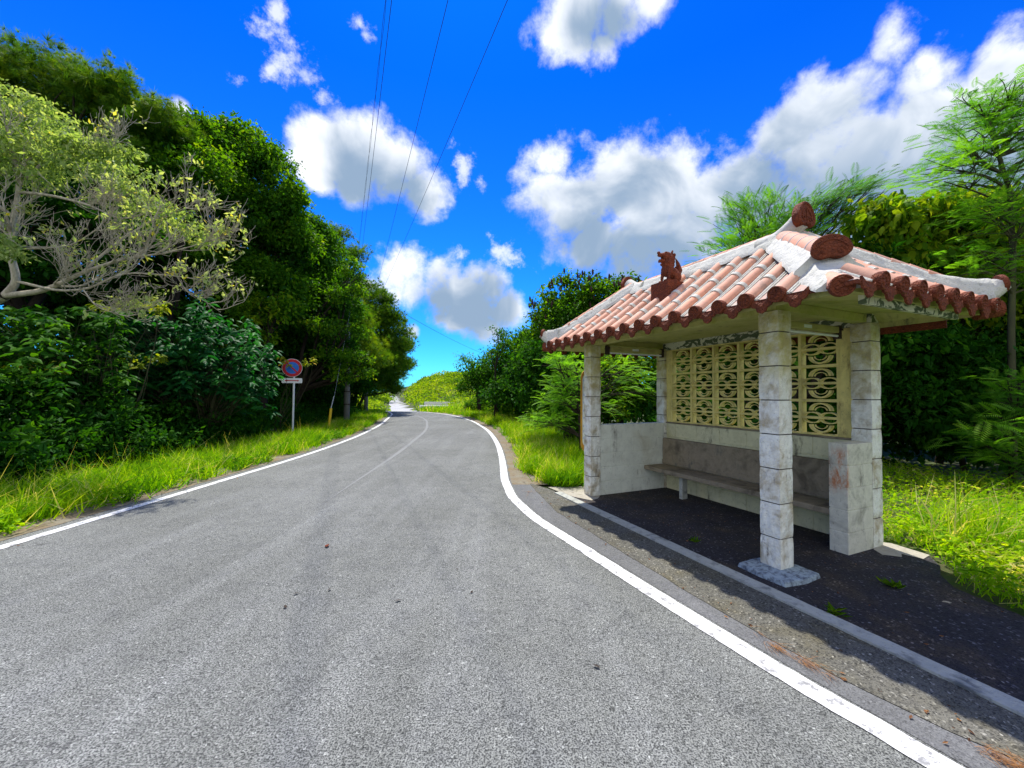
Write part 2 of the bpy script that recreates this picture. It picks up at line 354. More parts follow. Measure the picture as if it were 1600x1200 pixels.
M['cable'] = plain('cable_black', (.02,.02,.03), .6)
M['whitewall'] = stone('white_wall', (.8,.78,.74), (.5,.47,.42), (.4,.38,.33), (.55,.85), 1.2, .3)
def bark(name, a, b, sc=6):
    m = mat(name, rough=.9, spec=.15); n = NT(m); x = n.noise(sc,6,.7,n.stretch((1,1,.35))); n.col(n.mix(n.ss(x,.3,.7), a, b)); n.bump(x,.7,.02); return m
M['bark'] = bark('dark_bark', (.045,.035,.025), (.02,.016,.012)); M['palebark'] = bark('pale_bark', (.52,.47,.35), (.26,.23,.17), 14)
M['twig'] = bark('green_grey_twig', (.09,.09,.04), (.05,.05,.03))
G = leaf_mat
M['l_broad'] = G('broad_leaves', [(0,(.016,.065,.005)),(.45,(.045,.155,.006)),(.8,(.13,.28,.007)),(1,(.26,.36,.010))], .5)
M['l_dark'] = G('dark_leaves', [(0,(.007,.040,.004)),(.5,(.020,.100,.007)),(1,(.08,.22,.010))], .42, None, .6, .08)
M['l_blue'] = G('bluish_leaves', [(0,(.006,.045,.010)),(.5,(.014,.10,.022)),(.9,(.045,.19,.024)),(1,(.12,.26,.02))], .35, (1.1,1.8,.5), .5, .1)
M['l_pale'] = G('pale_leaves', [(0,(.13,.24,.05)),(.5,(.31,.42,.14)),(.94,(.52,.57,.27)),(1,(.7,.58,.04))], .5, (1.5,1.5,.5), .6)
M['l_yel'] = G('yellow_leaves', [(0,(.10,.17,.012)),(.5,(.20,.28,.015)),(.9,(.34,.36,.02)),(1,(.6,.42,.02))], .5)
M['l_pine'] = G('pine_needles', [(0,(.018,.07,.005)),(.5,(.07,.18,.007)),(1,(.24,.34,.012))], .42)
M['l_leuc'] = G('feathery_leaves', [(0,(.03,.12,.012)),(.5,(.09,.25,.02)),(1,(.22,.42,.025))], .5, (1.4,1.6,.5))
M['l_big'] = G('big_leaves', [(0,(.03,.11,.006)),(.5,(.11,.24,.010)),(1,(.38,.46,.02))], .55)
M['l_grass'] = G('grass_blades', [(0,(.03,.13,.003)),(.3,(.11,.31,.004)),(.6,(.23,.46,.004)),(.92,(.42,.60,.006)),(.985,(.48,.58,.03)),(1,(.65,.6,.25))], .55, (1.5,1.4,.3), .6)
M['l_hill'] = G('hill_leaves', [(0,(.02,.08,.006)),(.35,(.17,.32,.008)),(.8,(.33,.46,.01)),(1,(.36,.42,.06))], .45)
M['l_dry'] = G('dry_leaves', [(0,(.10,.05,.03)),(.5,(.2,.09,.04)),(1,(.40,.21,.08))], .2)
M['pod'] = plain('dark_pods', (.045,.018,.015), .7)
# ------------------------------------------------------------------ ground, road
YL = [-30,3.85,9.5,13.3,18,27.5,31,36,45,75,122,243,400]; XL = [-4.9,-4.87,-4.86,-5.18,-5.96,-8.2,-9.6,-11.4,-14,-22.8,-37.3,-74,-130]
YR = [-30,-1,.5,1.67,1.93,2.17,2.62,3.15,4.0,4.8,5.76,6.9,9.36,12.3,16.07,20.86,24.97,27.87,30,31.5,36,45,75,122,243,400]
XR = [2.7,2.6,2.2,1.74,1.59,1.46,1.25,1.01,.64,.28,.01,-.12,-.22,-.46,-.96,-2.0,-3.31,-4.68,-6.15,-7.3,-8.6,-10.2,-18.1,-32.4,-68,-124]
xl = lambda y: np.interp(y, YL, XL); xr = lambda y: np.interp(y, YR, XR)
def smooth(fn, y, w): return (fn(y-w)+fn(y-w/2)+fn(y)*2+fn(y+w/2)+fn(y+w))/6
sl = lambda y: smooth(xl, y, 1.6 if y > 8 else .3); sr = lambda y: smooth(xr, y, 1.4 if y > 8 else .22)
def zr(y): return float(np.interp(y, [-50,28,31,34,40,55,70,122,243,420], [0,0,-.01,-.1,-.6,-1.75,-1.85,-1.5,-.8,-.2]))
def sstep(x): x = min(max(x,0),1); return x*x*(3-2*x)
def ground_z(x, y):
    z = zr(y)
    c = (xl(y)+xr(y))/2
    if y > 55:
        z += sstep((x-c-3)/11)*sstep((y-58)/50)*6.9*(1-.25*sstep((x+14)/30))
        z += .8*sstep((x-c-5)/17)*mnoise.noise(Vector((x*.07,y*.05,0)))*2
    elif y > 33 and x > c+3:
        z += sstep((y-33)/10)*.9*sstep((x-c-3)/4)
    return z
def make_ground():
    ys = list(np.arange(-40,34,2.)) + list(np.arange(34,80,2.)) + list(np.arange(80,260,6.)) + [270,320,400,600,1000,2500]
    xs = [-2500,-800,-300,-160] + list(np.arange(-120,60,4.)) + [60,80,120,200,500,2500]
    V = [(x,y,ground_z(x,y)-.03) for y in ys for x in xs]; n = len(xs)
    F = [(j*n+i, j*n+i+1, (j+1)*n+i+1, (j+1)*n+i) for j in range(len(ys)-1) for i in range(n-1)]
    me = bpy.data.meshes.new('ground'); me.from_pydata(V, [], F); me.polygons.foreach_set('use_smooth', [True]*len(F))
    tag(link('ground', me, M['soil']), kind='structure')
make_ground()
def strip(name, fa, fb, ys, z, m, cols=1):
    b = MB(); vs = []
    for y in ys:
        a, c = fa(y), fb(y)
        for k in range(cols+1): vs.append((a+(c-a)*k/cols, y, zr(y)+z))
    n = cols+1
    b.add(vs, [(j*n+i, j*n+i+1, (j+1)*n+i+1, (j+1)*n+i) for j in range(len(ys)-1) for i in range(cols)], True)
    return tag(b.build(name, m), kind='structure')
ysn = list(np.arange(-12,12,.2)) + list(np.arange(12,34,.5)); ysf = list(np.arange(33.5,80,1.5)) + list(np.arange(80,245,5))
strip('road', lambda y: sl(y)-.32, lambda y: sr(y)+.22, ysn, 0, M['road'], 4)
strip('road', lambda y: sl(y)-.3, lambda y: sr(y)+.3, ysf, -.004, M['farroad'], 4)
lw = .13
def lane(off, w, fn, ys, z, m, nm='road_marking', taper=None):
    b = MB(); vs = []
    for y in ys:
        dx = (fn(y+.1)-fn(y-.1))/.2; l = math.hypot(dx,1); nx, ny = 1/l, -dx/l
        jag = .007*mnoise.noise(Vector((y*9,off*3,0)))+.005*mnoise.noise(Vector((y*31,off*3,5)))
        w_k = w*(taper(y) if taper else 1)
        for s in (-1,1): vs.append((fn(y)+nx*(off+s*w_k/2+jag), y+ny*(off+s*w_k/2+jag), zr(y)+z))
    b.add(vs, [(2*i,2*i+1,2*i+3,2*i+2) for i in range(len(ys)-1)]); return tag(b.build(nm, m), kind='structure')
ysl = list(np.arange(-6,10,.05)) + list(np.arange(10,31.2,.2))
lane(0, .12, sl, ysl, .005, M['line']); lane(0, .135, sr, ysl, .005, M['line'])
cl = lambda y: float(np.interp(y,[2,6,9.7,16,21.9,26,30],[-2.3,-2.58,-2.78,-3.4,-4.65,-6.2,-8.2]))
cl0 = cl; cl = lambda y: sum(cl0(y+k*.8) for k in (-2,-1,0,1,2))/5
lane(0, .10, cl, list(np.arange(5.0,27,.2)), .004, M['faded'], taper=lambda y: min(1,max(.05,(y-5)/5)))
# right-hand strips between the line and the kerb
P0 = Vector((2.2307,3.3299,0)); AA = .4157
U = Vector((-math.sin(AA), math.cos(AA), 0)); V_ = Vector((math.cos(AA), math.sin(AA), 0))
def ST(s, t, z=0): return P0 + U*s + V_*t + Vector((0,0,z))
kerbx = lambda y: float(np.interp(y, [-12,1.92,3.58,6.03,6.6], [8.2,2.43,1.72,.68,.43]))
gravx = lambda y: float(np.interp(y, [-12,0,1.65,1.82,2.2,2.9,5.06,6.44,7.5], [7.5,2.85,2.09,1.94,1.7,1.39,.57,.32,.2]))
ys2 = list(np.arange(-6,6.7,.12))
strip('margin_asphalt', lambda y: sr(y)+.1, lambda y: gravx(y)+.02*mnoise.noise(Vector((y*5,0,0))), ys2, .0025, M['margin'], 2)
strip('gravel_strip', lambda y: gravx(y)+.02*mnoise.noise(Vector((y*5,0,0))), lambda y: kerbx(y)-.045 if y < 6.1 else gravx(y)+.3*max(0,(6.7-y)/.6), ys2, .006, M['gravel'], 3)
b = MB()
poly = [ST(3.12,-.33),ST(3.12,1.62),ST(-.03,1.62),ST(-.3,1.66),ST(-.45,1.45),ST(-.53,1.22),ST(-.68,1.01),ST(-1.05,.88),ST(-1.6,.72),ST(-3,.7),ST(-6,.6),ST(-6,-.35),ST(-3,-.35)]
b.add([(p.x,p.y,.010) for p in poly], [tuple(range(len(poly)-1,-1,-1))]); tag(b.build('pavement', M['walk']), kind='structure')
b = MB()
ky = list(np.arange(-4,6.08,.1))
def kerb_sec(y):
    c = kerbx(y); j = .008*mnoise.noise(Vector((y*7,1,0)))
    return [(c-.055+j,y-.02,-.02),(c-.055+j,y-.02,.020),(c+.055+j,y+.02,.022),(c+.055+j,y+.02,-.02)]
vs = [p for y in ky for p in kerb_sec(y)]
b.add(vs, [(4*i+k,4*i+k+1,4*i+k+5,4*i+k+4) for i in range(len(ky)-1) for k in range(3)]+[(0,1,2,3),tuple(len(vs)-1-k for k in range(4))])
tag(b.build('kerb', M['kerb']), label='weathered flush concrete kerb strip between gravelly asphalt and dark pavement', cat='kerb')
# pale concrete by the far post, and at the near back corner
b = MB()
pl = [ST(3.42,-.30),ST(3.2,.42),ST(2.93,.4),ST(2.55,.03),ST(2.5,-.12),ST(2.75,-.24),ST(3.05,-.29)]
b.add([(p.x,p.y,.014) for p in pl], [tuple(range(len(pl)))]); tag(b.build('concrete_apron', M['pad']), kind='structure'); b = MB()
pl = [ST(.12,1.60),ST(-.02,1.36),ST(-.12,1.28),ST(-.22,1.38),ST(-.18,1.47),ST(-.32,1.5),ST(-.3,1.68),ST(0,1.72)]
b.add([(p.x,p.y,.014) for p in pl], [tuple(range(len(pl)))])
for f in range(2): pass
tag(b.build('concrete_apron', M['pad']), kind='structure')
# bare earth verges
strip('verge', lambda y: sl(y)-.95, lambda y: sl(y)-.20+.05*mnoise.noise(Vector((y*3,5,0))), list(np.arange(-6,33,.25)), .004, M['verge'], 2)
strip('verge', lambda y: sr(y)+.10+.05*mnoise.noise(Vector((y*3,7,0))), lambda y: sr(y)+1.3, list(np.arange(6.55,31.5,.25)), .003, M['verge'], 2)
# ------------------------------------------------------------------ shelter
SH = empty('bus_shelter', P0, AA, label='roadside bus shelter with red tiled hip roof, stone posts and pierced block screen', cat='bus shelter')
# local frame: x = depth away from road (t), y = along the road (s)
def rough_post(x0, y0, w, H, course, seed, skip=0):
    """courses of rock-faced stone around a square core"""
    b = MB(); rr = random.Random(seed); z = 0; n = 5
    while z < H-.02:
        z1 = min(z+course, H); pts = []; nz = 5
        for k in range(nz+1):
            zz = z+.005+(z1-z-.010)*k/nz; inset = .003 if k in (0,nz) else 0
            ring = []
            for side in range(4):
                for i in range(n):
                    u = i/n; e = w-2*inset
                    cx = x0+inset; cy = y0+inset
                    p = [(cx+e*u,cy),(cx+e,cy+e*u),(cx+e-e*u,cy+e),(cx,cy+e-e*u)][side]
                    nx = [(0,-1),(1,0),(0,1),(-1,0)][side]
                    bulge = 0 if (i == 0 or k in (0,nz)) else (.001+.009*(mnoise.noise(Vector((p[0]*19+seed,p[1]*19,zz*15)))+.4))
                    corner = .004*mnoise.noise(Vector((p[0]*30,p[1]*30+seed,zz*22))) if i == 0 and 0 < k < nz else 0
                    ring.append((p[0]+nx[0]*bulge+corner, p[1]+nx[1]*bulge+corner, zz))
            pts.append(ring)
        m = 4*n; vs = [p for r in pts for p in r]
        fs = [(k*m+i, k*m+(i+1)%m, (k+1)*m+(i+1)%m, (k+1)*m+i) for k in range(nz) for i in range(m)]
        b.add(vs, fs+[tuple(range(m-1,-1,-1)), tuple(nz*m+i for i in range(m))], False)
        z = z1
    return b
L_ = 2.6863; w_ = .172; HP = 2.215; TC = 1.4076
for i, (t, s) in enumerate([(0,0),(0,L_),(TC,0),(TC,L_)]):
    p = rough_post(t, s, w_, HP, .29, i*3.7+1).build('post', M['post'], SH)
    q = MB(); q.box((t+.012,s+.012,0), (t+w_-.012,s+w_-.012,HP-.004)); q.build('mortar', M['joint'], p)
    if i == 0:
        q = MB(); rr = random.Random(4)
        e = [(-.20+.02*rr.random(),-.16),(.02,-.19),(.24,-.17),(.25,.02),(.235,.24),(.0,.26),(-.19,.25),(-.21,.04)]
        e = [(x,y) for x, y in e]; e2 = [(x*.96,y*.96) for x, y in e]
        n = len(e); q.add([(x,y,.008) for x,y in e]+[(x*1.0,y*1.0,.045) for x,y in e2], [tuple(range(n,2*n))]+[(k,(k+1)%n,n+(k+1)%n,n+k) for k in range(n)])
        q.build('base_slab', M['slab'], p, .008)
def block_wall(b, x0, x1, y0, y1, H, ch=.208, bl=.39, axis='x', g=.007):
    """wall of courses with hairline joints; blocks stand proud of a core by g"""
    b.box((x0+g,y0+g,0), (x1-g,y1-g,H-g)); k = 0; z = 0
    while z < H-.02:
        z1 = min(z+ch, H); a0, a1 = (x0,x1) if axis == 'x' else (y0,y1); a = a0 - (bl/2 if k % 2 else 0)
        while a < a1-.01:
            c0, c1 = max(a,a0), min(a+bl,a1)
            if c1-c0 > .02:
                if axis == 'x': b.box((c0+.004,y0,z+.004),(c1-.004,y1,z1-.004))
                else: b.box((x0,c0+.004,z+.004),(x1,c1-.004,z1-.004))
            a += bl
        z = z1; k += 1
b = MB(); block_wall(b, w_+.002, TC-.002, L_+.01, L_+.165, 1.04); b.build('side_wall', M['wall'], SH, .003, 1)
b = MB(); block_wall(b, .9775, TC-.002, 0.0, .157, 1.04, bl=.43); b.build('side_wall', M['rustwall'], SH, .003, 1)
b = MB(); block_wall(b, 1.44, 1.56, .16, L_+.0, 1.035, axis='y'); b.build('back_wall', M['backwall'], SH, .003, 1)
b = MB(); b.box((1.425,.174,1.0355),(1.57,L_-.002,1.053)); b.build('sill', M['bench'], SH, .004)
# lattice screen
def lattice():
    b = MB(); x0, x1 = 1.455, 1.545; nc, nr = 6, 6; y0, y1, z0, z1 = .304, 2.59, 1.054, 2.19
    cw = (y1-y0)/nc; ch = (z1-z0)/nr; fr = .016
    for c in range(nc+1):
        y = y0+c*cw; b.box((x0,y-fr,z0),(x1,y+fr,z1))
    for r in range(nr+1):
        z = z0+r*ch; f2 = fr*.95 if r % 2 == 0 else fr*.8
        for c in range(nc): b.box((x0+.003,y0+c*cw+fr,max(z-f2,z0)),(x1-.003,y0+(c+1)*cw-fr,min(z+f2,z1)))
    def arc(cy, cz, r, up, a0, a1, th=.017, n=14, d=0, lo=None, hi=None):
        pr = []
        for k in range(n+1):
            a = a0+(a1-a0)*k/n; pr.append((math.cos(a), math.sin(a)*up))
        vs = []
        for c_, s_ in pr:
            for rr_, xx in ((r-th/2,x0+.006+d),(r+th/2,x0+.006+d),(r+th/2,x1-.006-d),(r-th/2,x1-.006-d)):
                yy = cy+c_*rr_
                if lo is not None: yy = min(max(yy,lo),hi)
                vs.append((xx, yy, cz+s_*rr_))
        fs = [(4*i+k,4*i+(k+1)%4,4*i+4+(k+1)%4,4*i+4+k) for i in range(n) for k in range(4)]
        b.add(vs, fs)
    for r in range(nr):
        for c in range(nc):
            ya = y0+c*cw+fr; yb = y0+(c+1)*cw-fr; W_ = yb-ya; za = z0+r*ch+.012; zb = z0+(r+1)*ch-.012; h = zb-za
            up = 1 if r % 2 == 1 else -1; zz = za if up == 1 else zb; ym = (ya+yb)/2
            for q in (-1, 1):
                cy = ym+q*W_/4; arc(cy, zz, W_*.243, up*.54, 0, math.pi, .021, d=.016, lo=ya, hi=yb)
            cz = zz+up*h*.40
            arc(ym, cz, W_*.29, up*.78, R(0), R(180), .021, d=.012); arc(ym, cz, W_*.17, up*.7, R(0), R(180), .009, d=.03)
    return b
lattice().build('lattice_screen', M['lattice'], SH)
b = MB()
b.box((1.445,.174,1.054),(1.55,.287,2.19)); b.build('jamb', M['lattice'], SH, .004)
b = MB(); b.box((1.445,2.607,1.054),(1.55,L_-.002,2.19)); b.build('jamb', M['lattice'], SH, .004)
b = MB(); b.box((1.42,.0,2.216),(1.56,2.86,2.30)); b.box((1.43,.174,2.193),(1.55,L_-.002,2.2155)); b.build('lintel', M['peel'], SH, .003)
b = MB(); b.box((.99,.159,.335),(1.36,L_+.006,.395)); b.build('bench_seat', M['bench'], SH, .01)
b = MB(); b.box((1.365,.159,.40),(1.438,L_-.0,.80)); b.box((1.352,.159,.40),(1.3645,L_,.47)); b.build('bench_back', M['bench'], SH, .008)
for y in (.85, 2.05):
    b = MB(); b.box((1.10,y,0),(1.2,y+.06,.334)); b.build('bench_leg', M['kerb'], SH, .006)
# roof ---------------------------------------------------------------
E_F, E_B, E_R, E_L = -.41, 1.62, -.75, 3.32      # eaves: front, back (t), right, left (s)
ZE = 2.225; ZR = 2.985; TM = (E_F+E_B)/2; RS0, RS1 = .32, 2.42
def pl_z(t, s):        # height of the tiled surface (four planes, slightly concave)
    f = min((t-E_F)/(TM-E_F), (E_B-t)/(E_B-TM), (s-E_R)/(RS0-E_R), (E_L-s)/(E_L-RS1)); f = max(min(f,1),0)
    return ZE+(ZR-ZE)*(f*.93+.07*f*f)
RF = empty('roof', (0,0,0), parent=SH)
b = MB()   # concrete slab beneath the tiles
o_ = .05
c4 = [(E_F+o_,E_R+o_),(E_B-o_,E_R+o_),(E_B-o_,E_L-o_),(E_F+o_,E_L-o_)]
z0 = 2.30
vs = [(t,s,2.165) for t,s in c4]+[(t,s,2.215) for t,s in c4]+[(TM,RS0,ZR-.03),(TM,RS1,ZR-.03)]
b.add(vs, [(0,1,5,4),(1,2,6,5),(2,3,7,6),(3,0,4,7),(4,5,8),(5,6,9,8),(6,7,9),(7,4,8,9)])
i4 = [(-.06,-.06),(1.565,-.06),(1.565,2.92),(-.06,2.92)]
vs = [(t,s,2.165) for t,s in c4]+[(t,s,2.30) for t,s in i4]
b.add(vs, [(0,4,5,1),(1,5,6,2),(2,6,7,3),(3,7,4,0),(4,7,6,5)])
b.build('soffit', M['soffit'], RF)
b = MB()   # front and side ring beams
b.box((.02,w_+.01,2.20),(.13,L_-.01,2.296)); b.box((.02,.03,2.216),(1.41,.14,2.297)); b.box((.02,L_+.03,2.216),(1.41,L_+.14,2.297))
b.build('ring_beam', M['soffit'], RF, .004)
b = MB(); b.box((-.12,E_R+.10,2.12),(E_B-.35,E_R+.135,2.2)); b.build('fascia', M['peel'], RF, .003)
b = MB(); b.box((1.585,E_R+.28,2.10),(1.60,E_L-.2,2.20)); b.build('back_board', M['clay'], RF)
# under-tiles (pans)
b = MB()
def slope_grid(a, c, d, e, nu=24, nv=10):     # quad patch between eave a-c and ridge d-e
    vs = []
    for j in range(nv+1):
        v = j/nv
        for i in range(nu+1):
            u = i/nu; x0 = Vector(a).lerp(Vector(c), u); x1 = Vector(d).lerp(Vector(e), u); p = x0.lerp(x1, v); z = pl_z(p.x, p.y)
            vs.append((p.x,p.y,z))
    n = nu+1; b.add(vs, [(j*n+i,j*n+i+1,(j+1)*n+i+1,(j+1)*n+i) for j in range(nv) for i in range(nu)], True)
slope_grid((E_F,E_R),(E_F,E_L),(TM,RS0),(TM,RS1)); slope_grid((E_B,E_L),(E_B,E_R),(TM,RS1),(TM,RS0))
slope_grid((E_B,E_R),(E_F,E_R),(TM,RS0),(TM,RS0)); slope_grid((E_F,E_L),(E_B,E_L),(TM,RS1),(TM,RS1))
b.build('pan_tiles', M['pan'], RF)
# cover tiles in courses
TR = .052
tiles = MB(); bands = MB(); discs = []; drips = MB(); pans = MB()
def half_tube(mb, p0, p1, r0, r1, up, n=9, lift=0):
    d = (p1-p0).normalized(); side = d.cross(up).normalized(); up2 = side.cross(d)
    vs = []
    for p, r in ((p0,r0),(p1,r1)):
        for k in range(n+1):
            a = math.pi*(k/n*1.16-.08); vs.append(p+side*math.cos(a)*r+up2*(math.sin(a)*r+lift))
    mb.add(vs, [(k,k+1,n+2+k,n+1+k) for k in range(n)], True)
    mb.add(vs, [tuple(range(n,-1,-1)), tuple(range(n+1,2*n+2))], False)
def column(pe, inward, fstop, step=.255):
    """pe eave point (t,s); inward unit dir; fstop distance to hip/ridge in plan"""
    d = 0; k = 0
    sdv = Vector((-inward.y,inward.x,0))
    for s_ in (-1,1):
        for off, rr_ in ((TR+.010,.013),(TR+.034,.007)):
            q = [pe+sdv*s_*off+inward*(fstop*j/6) for j in range(7)]
            bands.tube([(p.x,p.y,pl_z(p.x,p.y)+.004+.003*mnoise.noise(p*9)) for p in q], rr_, 5)
    while d < fstop-.03:
        d1 = min(d+step, fstop)
        a = pe+inward*d; c = pe+inward*d1
        A = Vector((a.x,a.y,pl_z(a.x,a.y)+.016)); C_ = Vector((c.x,c.y,pl_z(c.x,c.y)+.016)); up = Vector((0,0,1))
        half_tube(tiles, A, C_, TR*1.03, TR*.93, up)
        if d1 < fstop-.05:
            dd = (C_-A).normalized(); e = .02+.008*random.random()
            half_tube(bands, C_-dd*.018, C_+dd*e, TR*1.10, TR*1.09, up, 9, .001)
        d = d1; k += 1
def flower_disc(mb, c, nrm_, r, th=.03):
    n_ = Vector(nrm_).normalized(); up = Vector((0,0,1)); sd = up.cross(n_).normalized(); u2 = n_.cross(sd); N = 20
    prof = [(r*.98,-th),(r,0),(r*.96,.006),(r*.84,.006),(r*.80,-.001)]
    vs = []
    for (rr_, h) in prof:
        for k in range(N):
            a = 2*math.pi*k/N; vs.append(c+sd*math.cos(a)*rr_+u2*math.sin(a)*rr_+n_*h)
    fs = [(j*N+k,j*N+(k+1)%N,(j+1)*N+(k+1)%N,(j+1)*N+k) for j in range(len(prof)-1) for k in range(N)]
    mb.add(vs, fs, True); mb.add(vs[-N:], [tuple(range(N))]); mb.add(vs[:N], [tuple(range(N-1,-1,-1))])
    for k in range(7):                       # petals
        a = 2*math.pi*k/7; pc = c+(sd*math.cos(a)+u2*math.sin(a))*r*.42
        pv = [pc+(sd*math.cos(q)+u2*math.sin(q))*r*.2-n_*.001 for q in [2*math.pi*i/8 for i in range(8)]]
        pt = [pc+(sd*math.cos(q)+u2*math.sin(q))*r*.12+n_*.007 for q in [2*math.pi*i/8 for i in range(8)]]
        mb.add(pv+pt, [(i,(i+1)%8,8+(i+1)%8,8+i) for i in range(8)]+[tuple(range(8,16))], True)
def drip(mb, c, nrm_, w, h=.10, th=.016):
    n_ = Vector(nrm_).normalized(); up = Vector((0,0,1)); sd = up.cross(n_).normalized()
    pr = [(-w,.03),(-w,-.02),(-w*.82,-.045),(-w*.5,-.055),(-w*.36,-.085),(0,-h-.018),(w*.36,-.085),(w*.5,-.055),(w*.82,-.045),(w,-.02),(w,.03),(w*.6,.0),(0,-.014),(-w*.6,.0)]
    o = c-n_*th
    n = len(pr); A = [c+sd*x+up*y for x,y in pr]; B = [p-n_*th for p in A]
    mid = c+n_*.008+up*(-.045)
    mb.add(A+B+[mid], [(i,(i+1)%n,2*n) for i in range(n)]+[(n+(i+1)%n,n+i,i,(i+1)%n) for i in range(n)]+[tuple(range(2*n-1,n-1,-1))])
DS = .2426
rim = MB()
def eave(side):
    global EV
    if side == 'F': cs = [-.265+DS*k for k in range(15)]; mk = lambda s: Vector((E_F,s,0)); inw = Vector((1,0,0)); out = (-1,0,-.1); lo_, hi_ = E_R, E_L
    if side == 'B': cs = [-.265+DS*k for k in range(15)]; mk = lambda s: Vector((E_B,s,0)); inw = Vector((-1,0,0)); out = (1,0,-.1); lo_, hi_ = E_R, E_L
    if side == 'R': cs = [-.18+DS*k for k in range(8)]; mk = lambda t: Vector((t,E_R,0)); inw = Vector((0,1,0)); out = (0,-1,-.1); lo_, hi_ = E_F, E_B
    if side == 'L': cs = [-.18+DS*k for k in range(8)]; mk = lambda t: Vector((t,E_L,0)); inw = Vector((0,-1,0)); out = (0,1,-.1); lo_, hi_ = E_F, E_B
    for c in cs:
        if side in 'FB':
            fR = (c-E_R)/(RS0-E_R); fL = (E_L-c)/(E_L-RS1); f = min(1, fR, fL)*(TM-E_F)
        else:
            f = min(1, (c-E_F)/(TM-E_F), (E_B-c)/(E_B-TM))*((RS0-E_R) if side == 'R' else (E_L-RS1))
        p = mk(c)
        column(p, inw, max(f-.06,.12))
        flower_disc(rim, Vector((p.x,p.y,ZE+.012))+Vector(out)*.040, out, .060, .05)
    d0 = cs[0]-DS/2
    for k in range(len(cs)+1):
        c = d0+DS*k
        if c < lo_+.1 or c > hi_-.1: continue
        p = mk(c); drip(rim, Vector((p.x,p.y,ZE-.010))+Vector(out)*.018, out, DS/2-.033, .082)
        q0 = p; f = .9
    # plaster bedding along the eave
for s_ in 'FBRL': eave(s_)
# flat lip joining eave tiles
for (a, c) in (((E_F,E_R),(E_F,E_L)),((E_B,E_R),(E_B,E_L)),((E_F,E_R),(E_B,E_R)),((E_F,E_L),(E_B,E_L))):
    x0, x1 = sorted((a[0],c[0])); y0, y1 = sorted((a[1],c[1]))
    rim.box((x0-.006 if x0 != x1 else x0-.012,y0+.012 if x0 == x1 else y0-.012,ZE-.030),(x1+.006 if x0 != x1 else x1+.012,y1-.012 if x0 == x1 else y1+.012,ZE-.006))
tiles.build('cover_tiles', M['tile'], RF); bands.build('plaster_joints', M['plaster'], RF); rim.build('eave_tiles', M['clay'], RF)
# pale thin mortar lines in the pans, both sides of each column
# ridge and hips in lime plaster
def ridge_body(path, w0, h0, w1, h1, seed=0, n=26, flare=0):
    """rough plaster ridge: trapezoid section swept along path"""
    b = MB(); pts = [Vector(p) for p in path]; L = [0]
    for i in range(1,len(pts)): L.append(L[-1]+(pts[i]-pts[i-1]).length)
    def P(u):
        d = u*L[-1]
        for i in range(1,len(pts)):
            if d <= L[i]+1e-9: return pts[i-1].lerp(pts[i], (d-L[i-1])/(L[i]-L[i-1]))
        return pts[-1]
    prof = [(-1,-.35),(-.95,0),(-.72,.35),(-.55,.72),(-.42,1),(0,1.06),(.42,1),(.55,.72),(.72,.35),(.95,0),(1,-.35)]
    vs = []; m = len(prof)
    for j in range(n+1):
        u = j/n; p = P(u); t = (P(min(u+.02,1))-P(max(u-.02,0))).normalized(); sd = t.cross(Vector((0,0,1))).normalized(); up = Vector((0,0,1))
        w = w0+(w1-w0)*u; h = h0+(h1-h0)*u
        if flare: h += flare*max(0,(u-.72)/.28)**2
        for (a, c) in prof:
            q = p+sd*a*w+up*c*h; k = .012*mnoise.noise(q*13+Vector((seed,0,0)))+.006*mnoise.noise(q*41); vs.append(q+sd*k*(1 if a > 0 else -1)+up*k*.5)
    fs = [(j*m+i,j*m+i+1,(j+1)*m+i+1,(j+1)*m+i) for j in range(n) for i in range(m-1)]
    b.add(vs, fs, True); b.add(vs[:m], [tuple(range(m))]); b.add(vs[-m:], [tuple(range(m-1,-1,-1))])
    return b
def arch_tile(c, face, w, h, depth, name, parent, spikes=True):
    """trefoil ridge-end tile in red clay with scrolls in relief; face = outward horizontal direction"""
    b = MB(); n_ = Vector(face).normalized(); sd = Vector((0,0,1)).cross(Vector((n_.x,n_.y,0))).normalized(); up = n_.cross(sd)*1.0
    if up.z < 0: up = -up
    out = []
    for k in range(33):
        a = R(-38)+R(256)*k/32; rr_ = 1+.07*math.cos(3*(a-R(90))); out.append((w/2*1.06*math.cos(a)*rr_, h*.52+h*.5*math.sin(a)*rr_))
    out += [(-w*.27,h*.10),(-w*.14,h*.2),(0,h*.16),(w*.14,h*.2),(w*.27,h*.10)]
    n = len(out); cx, cy = 0, h*.5
    rings = [(1,-depth),(1,0),(.93,.010),(.84,.010),(.80,.0)]
    vs = [Vector(c)+sd*(cx+(x-cx)*s)+up*(cy+(y-cy)*s)+n_*d for s, d in rings for x, y in out]
    fs = [(j*n+i,j*n+(i+1)%n,(j+1)*n+(i+1)%n,(j+1)*n+i) for j in range(4) for i in range(n)]
    b.add(vs, fs, True); b.add(vs[-n:], [tuple(range(n))]); b.add(vs[:n], [tuple(range(n-1,-1,-1))])
    def L3(x, y, z=.004): return Vector(c)+sd*x*w+up*y*h+n_*z
    b.tube([L3(0,.24),L3(0,.74)], .006, 6)
    b.tube([L3(-.08,.5),L3(.08,.5)], .005, 6)
    for s in (-1,1):
        pts = [L3(s*(.20+.11*(1-k/14)*math.cos(k*.52)), .36+.13*(1-k/14)*math.sin(k*.52)) for k in range(14)]; b.tube(pts, .0055, 6)
        pts = [L3(s*(.02+.27*math.sin(k/10*1.9)), .80-.42*k/10) for k in range(11)]; b.tube(pts, .005, 6)
    return b.build(name, M['clay'], parent)
RG = ZR+.0
